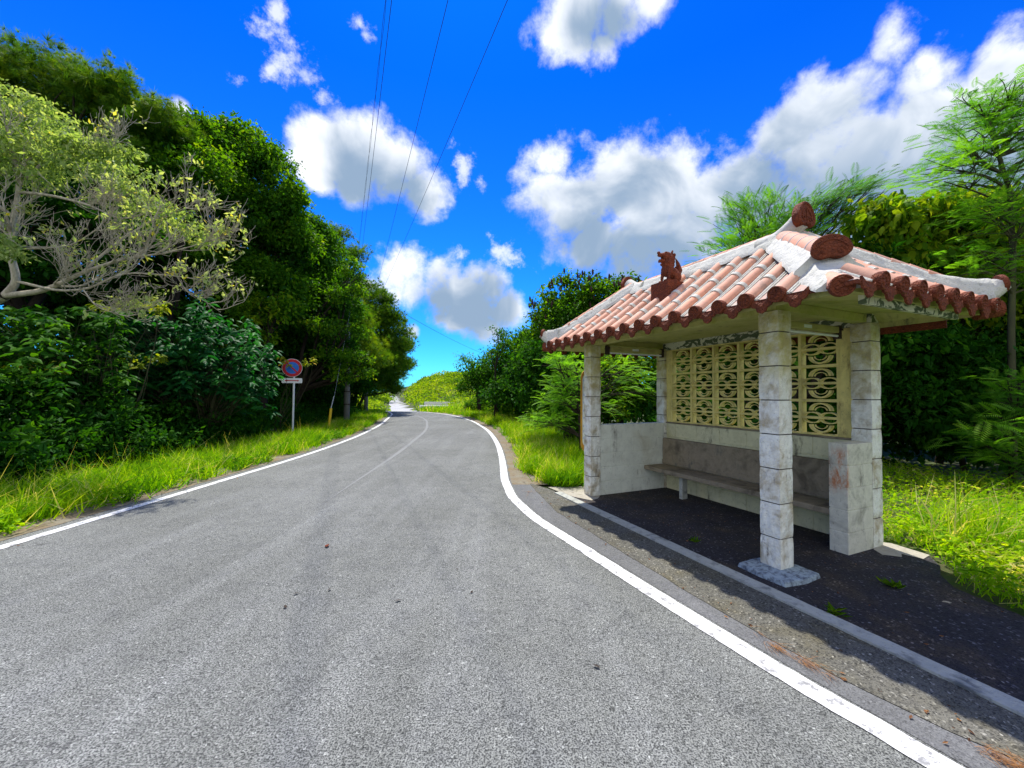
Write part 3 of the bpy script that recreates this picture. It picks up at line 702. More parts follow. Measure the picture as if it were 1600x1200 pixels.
ridge = ridge_body([(TM,RS0-.06,RG-.02),(TM,(RS0+RS1)/2,RG-.045),(TM,RS1+.06,RG-.02)], .15,.12,.15,.12, 1, 34).build('ridge_plaster', M['plaster'], RF)
b = MB()
n = 14
for k in range(n):
    a = RS0-.02+(RS1-RS0+.04)*k/n; c = RS0-.02+(RS1-RS0+.04)*(k+1)/n
    half_tube(b, Vector((TM,a,RG+.075)), Vector((TM,c,RG+.075)), .052, .047, Vector((0,0,1)))
b.build('ridge_tile', M['tile'], ridge)
def horn(c0, c1, r0, r1, name='ridge_horn'):
    c0 = Vector(c0); c1 = Vector(c1); b = MB(); pts = []; rr_ = []
    for k in range(9):
        u = k/8; p = c0.lerp(c1, u); p.z = c0.z+(c1.z-c0.z)*u**1.7; pts.append(p); rr_.append(r0+(r1-r0)*u+.02*math.sin(u*math.pi)*-1)
    b.tube(pts, rr_, 14, True, True); return b
def rough(o, st=.012, sc=.06):
    t = bpy.data.textures.new('lumps','CLOUDS'); t.noise_scale = sc; m = o.modifiers.new('lumps','DISPLACE'); m.texture = t; m.strength = st; m.mid_level = .5
horn((TM,RS0+.22,RG+.0),(TM,RS0-.15,RG+.15),.12,.088).build('ridge_horn', M['plaster'], ridge)
arch_tile((TM,RS0-.215,RG+.055),(0,-1,.05),.24,.25,.06,'ridge_end_tile', ridge)
horn((TM,RS1-.22,RG+.0),(TM,RS1+.15,RG+.14),.12,.085).build('ridge_horn', M['plaster'], ridge)
arch_tile((TM,RS1+.215,RG+.05),(0,1,.05),.21,.21,.05,'ridge_end_tile', ridge)
def hipz(q, dz): return Vector((q.x,q.y,pl_z(q.x,q.y)+dz))
# near hip: tall plaster body with round tiles, a big end tile, then the lower run to the corner
top = Vector((TM,RS0,0)); cor = Vector((E_F,E_R,0))
A = top.lerp(cor,.02)+Vector((0,0,ZR-.04)); B = top.lerp(cor,.71)+Vector((0,0,2.415))
h1 = ridge_body([A, A.lerp(B,.5)+Vector((0,0,.01)), B], .17,.09,.22,.12, 5, 18).build('hip_plaster', M['plaster'], RF)
dr = (B-A).normalized()
b = MB(); n = 5; e0 = A+Vector((0,0,.055)); e1 = B+Vector((0,0,.115))
for k in range(n):
    p, q = e0.lerp(e1,k/n), e0.lerp(e1,(k+1)/n); half_tube(b, p, q-(q-p)*.05, .088, .084, Vector((0,0,1)), 12)
b.build('hip_tile', M['tile'], h1)
for k in range(1,n):
    b = MB(); q = e0.lerp(e1,k/n); half_tube(b, q-(e1-e0)/n*.04, q+(e1-e0)/n*.015, .091,.090, Vector((0,0,1)), 12); b.build('plaster_joint', M['mortar'], h1)
fd = Vector((dr.x,dr.y,0)).normalized()
def cap_tile(c, f, w, h, dp, name, parent):
    """wide dark bell-mouthed end tile, rounded top, scalloped lower rim"""
    b = MB(); sd = Vector((0,0,1)).cross(f).normalized(); up = Vector((0,0,1)); N = 28
    def ring(s, d, sz=1):
        r = []
        for k in range(N):
            a = 2*math.pi*k/N; x = math.cos(a); y = math.sin(a)
            yy = y*(.5 if y > 0 else .42)*h*(1 if y > 0 else (1-.32*math.exp(-(x/.35)**2))); xx = x*w/2*(1 if y > 0 else 1.04)
            r.append(c+sd*xx*s+up*yy*s*sz+f*d+up*d*.15)
        return r
    rs = [ring(.55,-dp),ring(.72,-dp*.55),ring(.97,-.02),ring(1,0),ring(.93,.012),ring(.82,.008),ring(.5,.012),ring(.2,.016)]
    vs = [p for r in rs for p in r]
    b.add(vs, [(j*N+k,j*N+(k+1)%N,(j+1)*N+(k+1)%N,(j+1)*N+k) for j in range(len(rs)-1) for k in range(N)], True); b.add(rs[-1],[tuple(range(N))]); b.add(rs[0],[tuple(range(N-1,-1,-1))])
    for s in (-1,1):
        pts = [c+f*.012+sd*s*w*(.22+.13*(1-k/16)*math.cos(k*.5))+up*h*(-.1+.17*(1-k/16)*math.sin(k*.5)) for k in range(16)]; b.tube(pts,.006,6)
    b.tube([c+f*.013+sd*x*w*.40+up*h*(.30*math.cos(x*1.5)) for x in np.linspace(-1,1,15)],.006,6)
    return b.build(name, M['clay'], parent)
cap_tile(e1+fd*.05+Vector((0,0,.02)), fd, .25,.205,.16,'hip_end_tile', h1)
CT = Vector((E_F+.0,E_R+.085,2.200))
C1 = top.lerp(cor,.66)+Vector((0,0,2.41)); C2 = CT+Vector((.03,.03,.0)); C2.z = 2.205
h2 = ridge_body([C1, C1.lerp(C2,.5)+Vector((0,0,-.01)), C2], .21,.12,.13,.05, 9, 18).build('hip_plaster', M['plaster'], RF)
b = MB(); half_tube(b, CT+Vector((.17,.17,.10)), CT+Vector((.0,.0,.0)), .066,.067, Vector((0,0,1)), 12); b.build('hip_tile', M['tile'], h2)
b = MB(); flower_disc(b, CT+Vector((-.012,-.012,0)), (-.74,-.67,-.12), .071, .05); b.build('corner_tile', M['clay'], h2)
# other three hips: low plaster run with a tile on top and an upturned horn
for (tp, cr) in (((TM,RS0),(E_B,E_R)),((TM,RS1),(E_F,E_L)),((TM,RS1),(E_B,E_L))):
    tp = Vector((*tp,0)); cr = Vector((*cr,0)); A = hipz(tp.lerp(cr,.03),.03); B = hipz(tp.lerp(cr,.97),.02)
    hb = ridge_body([A, A.lerp(B,.5)+Vector((0,0,-.015)), B], .13,.125,.11,.10, cr.x+cr.y, 26, .10).build('hip_plaster', M['plaster'], RF)
    b = MB(); n = 9; a0 = A+Vector((0,0,.085)); a1 = A.lerp(B,.8)+Vector((0,0,.065))
    for k in range(n):
        p, q = a0.lerp(a1,k/n), a0.lerp(a1,(k+1)/n); half_tube(b, p, q, .058,.053, Vector((0,0,1)))
    b.build('hip_tile', M['tile'], hb)
    f2 = (B-A); f2.z = 0; f2.normalize(); hp = B+f2*.03
    b = MB(); pts = [B+f2*(-.2)+Vector((0,0,.02)), B+f2*(-.1)+Vector((0,0,.045)), B+f2*0+Vector((0,0,.075)), B+f2*.05+Vector((0,0,.125)), B+f2*.075+Vector((0,0,.155))]
    b.tube(pts, [.095,.085,.074,.070,.072], 14); b.build('hip_horn', M['plaster'], hb)
    b = MB(); flower_disc(b, B+f2*.09+Vector((0,0,.158)), (f2.x,f2.y,.2), .078, .03); b.build('hip_end_tile', M['clay'], hb)
    b = MB(); pc = Vector((cr.x,cr.y,0)); b.tube([Vector((cr.x,cr.y,ZE-.02))-f2*.12, Vector((cr.x,cr.y,ZE-.005))+f2*.03], [.075,.07], 16); b.build('corner_tile', M['clay'], hb)
# lamps under the roof
for y in (L_+.0-.04, .235):
    b = MB(); b.box((.30,y-.035,2.125),(1.28,y+.035,2.19)); fx = b.build('lamp_housing', M['yellowfix'], SH, .008)
    b = MB(); b.tube([(.27,y-.01,2.098),(1.31,y-.01,2.098)], .013, 10); b.build('lamp_tube', M['tubeglass'], fx)
    for x in (.24,1.29):
        b = MB(); b.box((x,y-.028,2.07),(x+.045,y+.028,2.205)); b.box((x+.01,y-.05,2.15),(x+.03,y+.05,2.17)); b.build('lamp_holder', M['dark'], fx)
    b = MB(); b.box((.70,y-.0375,2.14),(.82,y-.0352,2.172)); b.build('maker_plate', M['signwhite'], fx)
# ------------------------------------------------------------------ guardian lion
LN = empty('lion_statue', ST(1.255,.045,0), AA, label='small red clay guardian lion seated on a clay box on the tiled roof', cat='statue')
PZ = 2.80
b = MB(); b.box((.0,.0,2.42),(.30,.27,PZ)); b.box((-.0,.0,PZ+.0004),(.06,.07,PZ+.012))
b.build('pedestal', M['clay'], LN, .004)
def lion():
    """ellipsoids fused with a voxel remesh; faces -x (the road)"""
    bm = bmesh.new()
    def ell(c, r, rot=(0,0,0), seg=14):
        Mx = Matrix.Translation(c) @ Matrix.Rotation(rot[1],4,'Y') @ Matrix.Rotation(rot[0],4,'X') @ Matrix.Diagonal((*r,1))
        bmesh.ops.create_uvsphere(bm, u_segments=seg, v_segments=10, radius=1, matrix=Mx)
    def cap(p, q, r0, r1, n=5):
        p, q = Vector(p), Vector(q)
        for k in range(n+1): u = k/n; r = r0+(r1-r0)*u; ell(p.lerp(q,u), (r,r,r), seg=10)
    ell((-.015,0,.125),(.05,.052,.075),(0,R(18))); ell((.045,0,.085),(.065,.055,.06),(0,R(30))); ell((-.03,0,.17),(.045,.052,.05))   # chest, body, neck
    for s in (-1,1):
        cap((-.035,s*.040,.13),(-.050,s*.044,.02),.021,.014); ell((-.062,s*.044,.012),(.026,.016,.012))      # front legs and paws
        ell((.06,s*.045,.055),(.045,.026,.048),(0,R(20))); ell((.02,s*.048,.013),(.042,.02,.014))            # haunches, hind paws
    ell((-.035,0,.236),(.052,.050,.046)); ell((-.01,0,.215),(.046,.058,.055))                               # head, mane
    ell((-.092,0,.245),(.045,.034,.018),(0,R(-8))); ell((-.084,0,.190),(.044,.029,.013),(0,R(10)))            # upper and lower jaw, mouth open
    ell((-.130,0,.260),(.013,.018,.013)); ell((-.122,0,.184),(.009,.014,.016))
    for s in (-1,1):
        ell((-.062,s*.024,.264),(.015,.013,.011)); ell((.005,s*.032,.272),(.012,.010,.024),(0,R(25)))          # brows, ears
        for k in range(5):
            a = k/4; ell((.015+.012*a,s*(.05-.008*k),.245-.028*k),(.017,.013,.017))                          # mane curls
        for k in range(3): ell((-.028-.01*k,s*.048,.225-.024*k),(.014,.011,.014))
    for k in range(4): ell((.035,0,.25-.03*k),(.016,.016,.018))
    cap((.105,0,.075),(.128,0,.13),.022,.03); cap((.128,0,.13),(.112,0,.19),.03,.018); cap((.112,0,.19),(.085,0,.235),.018,.005)   # flame tail
    for s in (-1,1): cap((.11,s*.015,.10),(.105,s*.024,.165),.018,.008)
    me = bpy.data.meshes.new('body'); bm.to_mesh(me); bm.free()
    o = link('body', me, M['clay'], LN); o.location = (.145,.125,PZ+.002); o.scale = (1.24,1.24,1.30)
    m = o.modifiers.new('remesh','REMESH'); m.mode = 'VOXEL'; m.voxel_size = .004; m.use_smooth_shade = True
    m = o.modifiers.new('smooth','SMOOTH'); m.factor = .5; m.iterations = 2
lion()
# ------------------------------------------------------------------ street furniture
# bus stop board behind the far post
BS = empty('bus_stop_sign', (1.30,6.62,0), R(18), label='bus stop board with orange rim half hidden behind the far left post', cat='bus stop sign')
b = MB()
def capsule(hw, z0, z1, r, n=10):
    pts = []
    for (cx, cz, a0) in ((hw-r,z1-r,0),(-hw+r,z1-r,90),(-hw+r,z0+r,180),(hw-r,z0+r,270)):
        for k in range(n+1): a = R(a0+90*k/n); pts.append((cx+r*math.cos(a), cz+r*math.sin(a)))
    return pts
b = MB(); b.prism(capsule(.175,.52,1.90,.15), (0,.012,0), (1,0,0), (0,0,1), .024); b.build('rim', M['orange'], BS, .004)
b = MB(); b.prism(capsule(.150,.60,1.84,.12), (0,-.0135,0), (1,0,0), (0,0,1), .004); pn = b.build('panel', M['signwhite'], BS)
b = MB(); rr = random.Random(5)
for c in (-.115,-.02,.07):
    z = 1.72
    while z > .75:
        for q in range(3): b.box((c-.02,-.0200,z-.012*q),(c+.02,-.0178,z-.012*q+.006))
        b.box((c-.004,-.0205,z-.032),(c+.004,-.0203,z+.012)); z -= .085+.05*rr.random()
b.build('lettering', M['blue'], BS)
b = MB(); b.tube([(0,.045,0),(0,.045,2.0)], .022, 10); b.build('pole', M['steel'], BS)
# no-parking sign
NP = empty('no_parking_sign', (-7.48,13.63,0), R(22), label='round blue and red no parking sign on a thin white pole', cat='road sign')
b = MB(); b.tube([(0,0,0),(.02,0,2.58)], .032, 12); b.build('pole', M['metalwhite'], NP)
def disc(r, y, m, nm, th=.004, r0=0, N=40, cz=2.32):
    b = MB(); A = [(r*math.cos(2*math.pi*k/N), r*math.sin(2*math.pi*k/N)) for k in range(N)]
    if r0 == 0: b.prism(A, (-.04,y,cz), (1,0,0), (0,0,1), th)
    else:
        I = [(x*r0/r,z*r0/r) for x, z in A]; P_ = [(-.04+x,y-th,cz+z) for x,z in A]+[(-.04+x,y-th,cz+z) for x,z in I]+[(-.04+x,y,cz+z) for x,z in A]
        b.add(P_, [(k,(k+1)%N,N+(k+1)%N,N+k) for k in range(N)]+[(k,2*N+k,2*N+(k+1)%N,(k+1)%N) for k in range(N)])
    return b.build(nm, m, NP)
disc(.31,-.034,M['metalwhite'],'backing'); disc(.298,-.040,M['red'],'red_ring',.004,.205); disc(.206,-.040,M['blue'],'blue_disc',.003)
b = MB(); b.box((-.24,-.0495,-.024),(.24,-.0455,.024)); o = b.build('slash', M['red'], NP)
for v in o.data.vertices:
    x, z = v.co.x, v.co.z; c_, s_ = math.cos(R(-45)), math.sin(R(-45)); v.co = (-.04+x*c_-z*s_, v.co.y, 2.32+x*s_+z*c_)
b = MB(); b.prism(capsule(.31,1.80,1.97,.03), (-.04,-.034,0), (1,0,0), (0,0,1), .004); pp = b.build('plate', M['metalwhite'], NP)
b = MB(); b.box((-.21,-.0415,1.870),(.13,-.0395,1.900))
b.prism([(0,0),(.06,-.03),(.06,.03)], (-.265,-.0395,1.884),(1,0,0),(0,0,1),.002); b.prism([(0,0),(-.06,.03),(-.06,-.03)], (.185,-.0395,1.884),(1,0,0),(0,0,1),.002)
b.build('arrow', M['red'], NP)
# guy wire with a yellow guard
GW = empty('guy_wire', (-6.98,15.2,0), 0, label='slanting steel guy wire with a yellow sleeve at its foot', cat='guy wire')
b = MB(); b.tube([(0,0,0),(.045,.09,.88)], .05, 10); b.build('guard', M['yellow'], GW)
b = MB(); b.tube([(.04,.08,.84),(.10,.2,1.32),(.11,.22,1.36),(-.5,3.4,6.0)], [.02,.018,.004,.004], 6); b.build('wire', M['steel'], GW)
# utility poles
def pole(x, y, z, h, lab, arm=False, rz=0):
    e = empty('utility_pole', (x,y,z), rz, label=lab, cat='utility pole', group='utility poles')
    b = MB(); b.tube([(0,0,0),(0,0,h)], [.14,.09], 14); b.build('shaft', M['pole'], e)
    if arm:
        b = MB(); b.box((-1.05,-.05,h-.45),(1.05,.05,h-.35)); b.build('crossarm', M['steel'], e)
        for q in (-.98,-.8,.2,.98):
            b = MB(); b.tube([(q,0,h-.35),(q,0,h-.27),(q,0,h-.2)], [.02,.045,.03], 8); b.build('insulator', M['metalwhite'], e)
    else:
        for z_, m in ((.95,'metalwhite'),):
            b = MB(); b.tube([(0,0,z_),(0,0,z_+.55)], .143, 14, False); b.build('number_band', M['pole'], e)
            b = MB(); b.tube([(0,0,z_-.05),(0,0,z_)], .150, 14); b.build('strap', M['dark'], e); b = MB(); b.tube([(0,0,z_+.56),(0,0,z_+.6)], .150, 14); b.build('strap', M['dark'], e)
    return e
pole(-7.87,19.,0,7.0,'concrete utility pole rising out of the dark verge beside the road')
PX = at(574,465,28); pole(PX.x,28,zr(28),PX.z+.4,'utility pole with steel crossarm poking out of the pines', True)
pole(8.6,-12,0,9.6,'utility pole behind the viewer carrying the near cable ends', True, R(-22))
ends = [((552,463),(603,0),9.0),((557,463),(612,0),9.0),((585,466),(700,0),9.0),((594,468),(793,0),9.0)]
names = ['leftmost thin cable of the four, twisted pair running above the trees','second cable from the left, close beside the twisted pair','third cable from the left, alone in mid sky','rightmost of the four overhead cables crossing the road']
for i, (a, c, h) in enumerate(ends):
    A = at(*a, 28); A.z = PX.z+.15; d = ray(*c); k = (8.55-CAMH)/d.z; Q = Vector((0,0,CAMH))+d*k
    dirv = (Q-A); E_ = A+dirv*((40.0)/abs(dirv.y)); E_.z = 9.3
    b = MB(); pts = []
    for j in range(41):
        u = j/40; p = A.lerp(E_,u); zq = 8.55; uq = abs(dirv.y)/40.0
        sag = (A.z+(E_.z-A.z)*uq-zq)/(uq*(1-uq)); p.z -= sag*u*(1-u); pts.append(p)
    if i == 0:
        for ph in (0, math.pi):
            q_ = [];
            for j in range(241):
                u = j/240; f = u*40; j0 = min(int(f),39); p = pts[j0].lerp(pts[j0+1], f-j0); q_.append(p+Vector((math.cos(u*110+ph)*.014,0,math.sin(u*110+ph)*.014)))
            b.tube(q_, .0045, 4)
    else: b.tube(pts, .0058, 5)
    tag(b.build('overhead_cable', M['cable']), label=names[i], cat='cable', group='overhead cables')
A = at(594,468,28); B = at(780,560,75); b = MB(); b.tube([A.lerp(B,j/20)-Vector((0,0,2.2*(j/20)*(1-j/20))) for j in range(21)], .014, 5)
tag(b.build('overhead_cable', M['cable']), label='thin cable sloping down from the crossarm to the right across the low sky', cat='cable', group='overhead cables')
# small marker pole by the far bend
b = MB(); b.tube([(-1.62,30.5,-.05),(-1.6,30.5,1.55)], .05, 8); tag(b.build('marker_post', M['steel']), label='plain grey marker post in front of dark trees at the bend', cat='post')
# far white wall and guard rail
b = MB()
for k in range(3): b.box((-11.0+k*1.44,50,-1.4),(-11.0+k*1.44+1.42,50.25,.33))
tag(b.build('garden_wall', M['whitewall'], None, .01), label='low whitewashed wall standing beside the far bend', cat='wall')
gr = empty('guard_rail', (0,0,0), 0, label='grey steel guard rail right of the white wall', cat='guard rail')
b = MB(); pr = [(-11,47.6,-.12),(-6.6,46.5,-.12),(-4.6,44.5,-.18),(-4.0,42.5,-.3)]
b.tube([(x,y,z+.04) for x,y,z in pr], .07, 6); b.tube([(x,y,z-.1) for x,y,z in pr], .07, 6); b.build('rail', M['metalwhite'], gr)
for x, y, z in pr[:3]:
    b = MB(); b.tube([(x,y+.12,z-1.4),(x,y+.12,z+.1)], .06, 8); b.build('rail_post', M['steel'], gr)
# ------------------------------------------------------------------ plants
def tubes_np(segs, n=5):
    b = MB()
    for pts, rad in segs: b.tube(pts, rad, n, False)
    return b
def lobes(center, r, n, rs):
    """sub-lobes on the outer shell of an ellipsoid, giving a cauliflower outline"""
    d = rdir(n); d[:,2] = np.abs(d[:,2])*.9-.35*rng.random(n); d = nrm(d)
    return np.array(center)+d*np.array(r)*(.62+.33*rng.random((n,1))), rs*(.7+.6*rng.random(n))
def foliage(blobs, T, per, size, asp=.55, nl=14, rs=.42, cl=7, flat=.6, droop=.35, tintpow=1.0, inner=.25, tb=0.0, out=.5):
    """blobs: (x,y,z,rx,ry,rz). per = leaves per m2 of lobe surface"""
    Ps = []; Ds = []; Ns = []; Ts = []; Sz = []
    for (x,y,z,rx,ry,rz) in blobs:
        c = np.array((x,y,z)); rmean = (rx*ry*rz)**(1/3)
        lc, lr = lobes(c, (rx,ry,rz), nl, rmean*rs)
        for p, r in zip(lc, lr):
            m = max(2, int(per*4*math.pi*r*r/cl)); d = rdir(m); cc = p+d*r*(.55+.5*rng.random((m,1)))*np.array([1,1,.8])
            lt = rng.random()*.25; ct = lt+.4*rng.random(m)
            q = np.repeat(cc, cl, 0)+rng.normal(size=(m*cl,3))*size*.95*np.array([1,1,flat]); dd = np.repeat(d, cl, 0)
            D = nrm(dd*out+rng.normal(size=(m*cl,3))*.7+np.array([0,0,-droop])); Nn = nrm(rng.normal(size=(m*cl,3))*.5+np.array([0,0,1.]))
            Sz.append(np.full(len(q), .7+.65*rng.random())); Ps.append(q); Ds.append(D); Ns.append(Nn); Ts.append(np.clip(np.repeat(ct, cl)+.35*rng.random(m*cl)+tb,0,1)**tintpow)
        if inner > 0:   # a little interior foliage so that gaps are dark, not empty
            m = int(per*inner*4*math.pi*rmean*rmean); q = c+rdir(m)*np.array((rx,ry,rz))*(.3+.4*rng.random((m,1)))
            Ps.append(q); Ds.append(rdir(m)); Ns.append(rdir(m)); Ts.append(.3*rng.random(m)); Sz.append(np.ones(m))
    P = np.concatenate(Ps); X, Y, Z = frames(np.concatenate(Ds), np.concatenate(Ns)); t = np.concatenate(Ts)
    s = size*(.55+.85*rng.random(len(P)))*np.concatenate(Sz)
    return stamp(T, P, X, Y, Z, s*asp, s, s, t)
def limb(a, c, r0, r1, bend=.15, n=6):
    a = Vector(a); c = Vector(c); L = (c-a).length; off = Vector((random.uniform(-1,1),random.uniform(-1,1),random.uniform(-.3,1)))*L*bend
    return [a.lerp(c,k/n)+off*math.sin(math.pi*k/n) for k in range(n+1)], [r0+(r1-r0)*k/n for k in range(n+1)]
def tree(name, label, base, blobs, lm, T=LEAF, bm='bark', tr=.16, group=None, cat='tree', extra=None, twigs=4, **k):
    e = empty(name, base, 0, label=label, cat=cat, group=group)
    B = Vector(base); bl = [(b[0]-B.x,b[1]-B.y,b[2]-B.z,*b[3:]) for b in blobs]
    parts = [foliage(bl, T, **k)]
    if extra: parts += extra(B)
    link('crown', merge(parts, 'crown'), M[lm], e)
    zt = max(min(b[2] for b in bl)*.75, .5); tops = sum((Vector(b[:3]) for b in bl), Vector())/len(bl)
    fork = Vector((tops.x*.25,tops.y*.25,zt)); segs = [limb((0,0,-.1), fork, tr, tr*.75, .05)]
    for b in bl:
        c = Vector(b[:3]); p, r = limb(fork, c, tr*.6, tr*.18, .12); segs.append((p,r))
        for q in range(twigs):
            d = Vector(rdir(1)[0]); d.z = abs(d.z); segs.append(limb(p[random.randint(3,5)], c+Vector((d.x*b[3],d.y*b[4],d.z*b[5]))*.85, tr*.22, tr*.05, .15, 4))
    tubes_np(segs, 6).build('trunk', M[bm], e)
    return e
def B_(px, py, Y, r, rz=None, ry=None):
    p = at(px, py, Y); return (p.x, p.y, p.z, r, ry or r, rz or r)
# left: forest wall --------------------------------------------------------
GL = 'trees lining the left side of the road'
def ptree(label, base, blobs, **k):
    kk = dict(T=TUFT, per=48, size=.22, asp=1.0, nl=26, rs=.26, cl=4, droop=-.5, inner=.5, out=.8); kk.update(k)
    return tree('pine_tree', label, base, blobs, 'l_pine', group=GL, **kk)
def btree(label, base, blobs, lm='l_broad', **k):
    kk = dict(per=100, size=.145, asp=.55, nl=26, rs=.29, cl=8, inner=.35); kk.update(k)
    return tree('broadleaf_tree', label, base, blobs, lm, group=GL, **kk)
ptree('tall pine with feathery dark top at the upper left behind the pale tree', (-13.5,11.5,0), [B_(30,140,11.5,1.25),B_(110,150,11.5,1.05),B_(175,165,11.5,1.0),B_(235,200,12,1.0),B_(-60,170,11.5,1.5),B_(60,260,12,1.8),B_(170,280,12,1.6)])
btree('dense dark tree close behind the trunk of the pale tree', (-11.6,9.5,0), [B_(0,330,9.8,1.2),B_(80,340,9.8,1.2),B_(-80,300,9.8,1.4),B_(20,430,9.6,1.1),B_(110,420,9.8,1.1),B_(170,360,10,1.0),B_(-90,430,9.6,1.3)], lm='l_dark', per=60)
btree('dense green tree between the feathery pine and the round crowned tree', (-11.3,13,0), [B_(300,222,13.6,1.0),B_(265,235,13,1.15),B_(225,290,13,1.5),B_(310,300,13,1.4),B_(260,400,13.5,2.0),B_(200,500,13.5,2.0)])
btree('big round crowned dense tree with the sunlit domed top', (-10.6,15,0), [B_(358,240,15,1.35),B_(400,262,15,1.2),B_(330,300,15,1.5),B_(425,320,15,1.3),B_(390,370,15,1.8),B_(445,390,15.5,1.3),B_(330,430,15,2.0),B_(420,470,15.5,1.9),B_(350,540,15.5,1.7)])
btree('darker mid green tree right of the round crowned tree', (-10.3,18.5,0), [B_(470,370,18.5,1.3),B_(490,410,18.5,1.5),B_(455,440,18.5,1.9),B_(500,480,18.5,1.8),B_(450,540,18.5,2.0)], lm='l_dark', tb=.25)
btree('small bright green tree with sunlit right flank above the road sign', (-8.9,14.2,0), [B_(420,500,14.2,.9),B_(395,530,14.2,.9),B_(440,480,14.2,.7),B_(370,490,14.2,.9)], tb=.18, size=.12, nl=14)
btree('tree whose bright boughs hang in front of the plain utility pole', (-9.4,16.6,0), [B_(545,592,17.2,.35,.22),B_(525,575,16.4,.5,.3),B_(570,585,17,.5,.3),B_(545,520,16.6,.75,.5),B_(560,560,16.8,.6,.4),B_(520,560,16.4,.8,.5),B_(500,520,16.5,1.0),B_(540,470,17,.9),B_(548,430,17.4,.7),B_(530,590,16.6,.6,.3)], size=.12, nl=14, tb=.1)
ptree('pine with separate plume-like boughs against the sky', (-10.8,24,0), [B_(535,368,24,.75,.45),B_(560,402,24,.85,.5),B_(530,430,24,1.2,.9),B_(512,400,24,.9),B_(560,450,24,1.1,.8),B_(540,500,24,1.7),B_(500,520,24,1.9)], nl=11, rs=.34, inner=.2)
ptree('bushy pine with yellow-green tufts in mid forest', (-10.4,21,0), [B_(515,455,21,1.2),B_(490,500,21,1.4),B_(540,520,21,1.4),B_(570,560,21,1.2),B_(520,580,21,1.3)], tb=.15)
ptree('wide pine whose crown leans out over the bend', (-11.2,28,-.0), [B_(585,470,28,1.2,.9),B_(600,500,28,1.4,1.0),B_(575,520,28,1.8),B_(615,540,28,1.5),B_(590,570,28,1.9)], )
ptree('last pine of the row with its tip low over the road', (-12.6,32,-.2), [B_(625,545,31,1.0,.8),B_(632,572,31,.9,.7),B_(610,590,31,1.2),B_(600,555,32,1.8),B_(585,600,32,1.5),B_(617,610,31,.6)])
for i, (px, Y, lb) in enumerate([(505,17.5,'dark undergrowth tree right of the slanting guy wire'),(560,24.5,'dark undergrowth tree just past the utility pole'),(470,20,'shaded understorey tree deep behind the road sign')]):
    x = at(px,600,Y).x; btree(lb, (x-1.2,Y+.8,0), [B_(px-12,575,Y+1,1.4,1.0),B_(px+14,560,Y+1.5,1.3,1.0),B_(px-30,600,Y+1,1.5,1.1),B_(px,610,Y+1.2,1.0,.9)], lm='l_dark', size=.14, per=60)
btree('dark tree filling the gap where the forest meets the distant road', (-24,58,-1.5), [B_(585,590,58,3.0,2.0),B_(603,604,60,1.6),B_(560,585,55,3)], size=.3, per=12, lm='l_dark', tb=.2)
btree('tree row end on the left of the distant road', (-41,118,-1.5), [B_(600,596,118,4.5),B_(585,590,112,5)], size=.5, per=5)
# understorey with big bluish leaves
def sprays(n, boxes, size, T, lm, name, label, base, asp=.5, cl=9, tb=0, bmk='twig', cat='shrub', group=None, droop=.3, rad=.28):
    e = empty(name, base, 0, label=label, cat=cat, group=group); B = np.array(base)
    Ps = []; Ds = []; Ts = []; segs = []
    for _ in range(n):
        (x0,x1,y0,y1,Y0,Y1) = boxes[random.randrange(len(boxes))]
        c = np.array(at(random.uniform(x0,x1), random.uniform(y0,y1), random.uniform(Y0,Y1)))-B
        if c[2]+B[2] < .1: continue
        a = np.linspace(0,2*math.pi,cl,endpoint=False)+random.random()*6; d = np.stack([np.cos(a),np.sin(a),-.1-droop*rng.random(cl)],1)
        Ps.append(c+d*size*.12+rng.normal(size=(cl,3))*size*rad); Ds.append(nrm(d)); t0 = random.random()*.55; Ts.append(np.clip(t0+.4*rng.random(cl)+tb,0,1))
        if random.random() < .35: segs.append(limb((.03,0,random.uniform(.2,.75)), c, .012, .004, .12, 3))
    P = np.concatenate(Ps); X, Y, Z = frames(np.concatenate(Ds), nrm(rng.normal(size=P.shape)*.35+np.array([0,-.35,1.]))); s = size*(.7+.6*rng.random(len(P)))
    link('foliage', merge([stamp(T,P,X,Y,Z,s*asp,s,s,np.concatenate(Ts))], 'foliage'), M[lm], e)
    segs += [limb((0,0,-.1),(0.05,0,.8),.05,.03)]; tubes_np(segs,5).build('stems', M[bmk], e); return e
sprays(520, [(180,330,470,600,9.2,10.6),(260,400,500,620,9.6,11),(300,430,540,640,10.5,11.5),(120,300,540,620,9,10)], .21, BIGLEAF, 'l_blue', 'glossy_shrub', 'spreading shrub with dark bluish oval leaves hanging left of the road sign', (-7.9,10.3,0), asp=.42)
sprays(420, [(0,200,480,620,7.8,9.5),(-150,100,480,640,7,9)], .17, BIGLEAF, 'l_dark', 'glossy_shrub', 'shaded shrub under the pale tree at the left edge', (-9.2,8.8,0), asp=.5, tb=.15)
sprays(75, [(150,270,470,482,8.2,8.6),(180,275,552,572,8.6,9),(0,90,565,590,7.6,8),(-30,60,590,600,7.6,8),(90,100,560,600,8,8.4)], .15, BIGLEAF, 'l_yel', 'yellow_sprig', 'thin boughs with sunlit yellow-green leaves in front of the dark shrubs', (-8.2,8.4,0), asp=.5, cl=7, droop=.5)
sprays(16, [(434,452,558,570,13.15,13.4),(470,500,556,575,13.6,14)], .13, BIGLEAF, 'l_yel', 'hanging_vine', 'dangling vine with brownish yellow leaves across the top of the road sign', (-8.1,13.9,0), asp=.35, cl=5, droop=1.0, tb=.2)
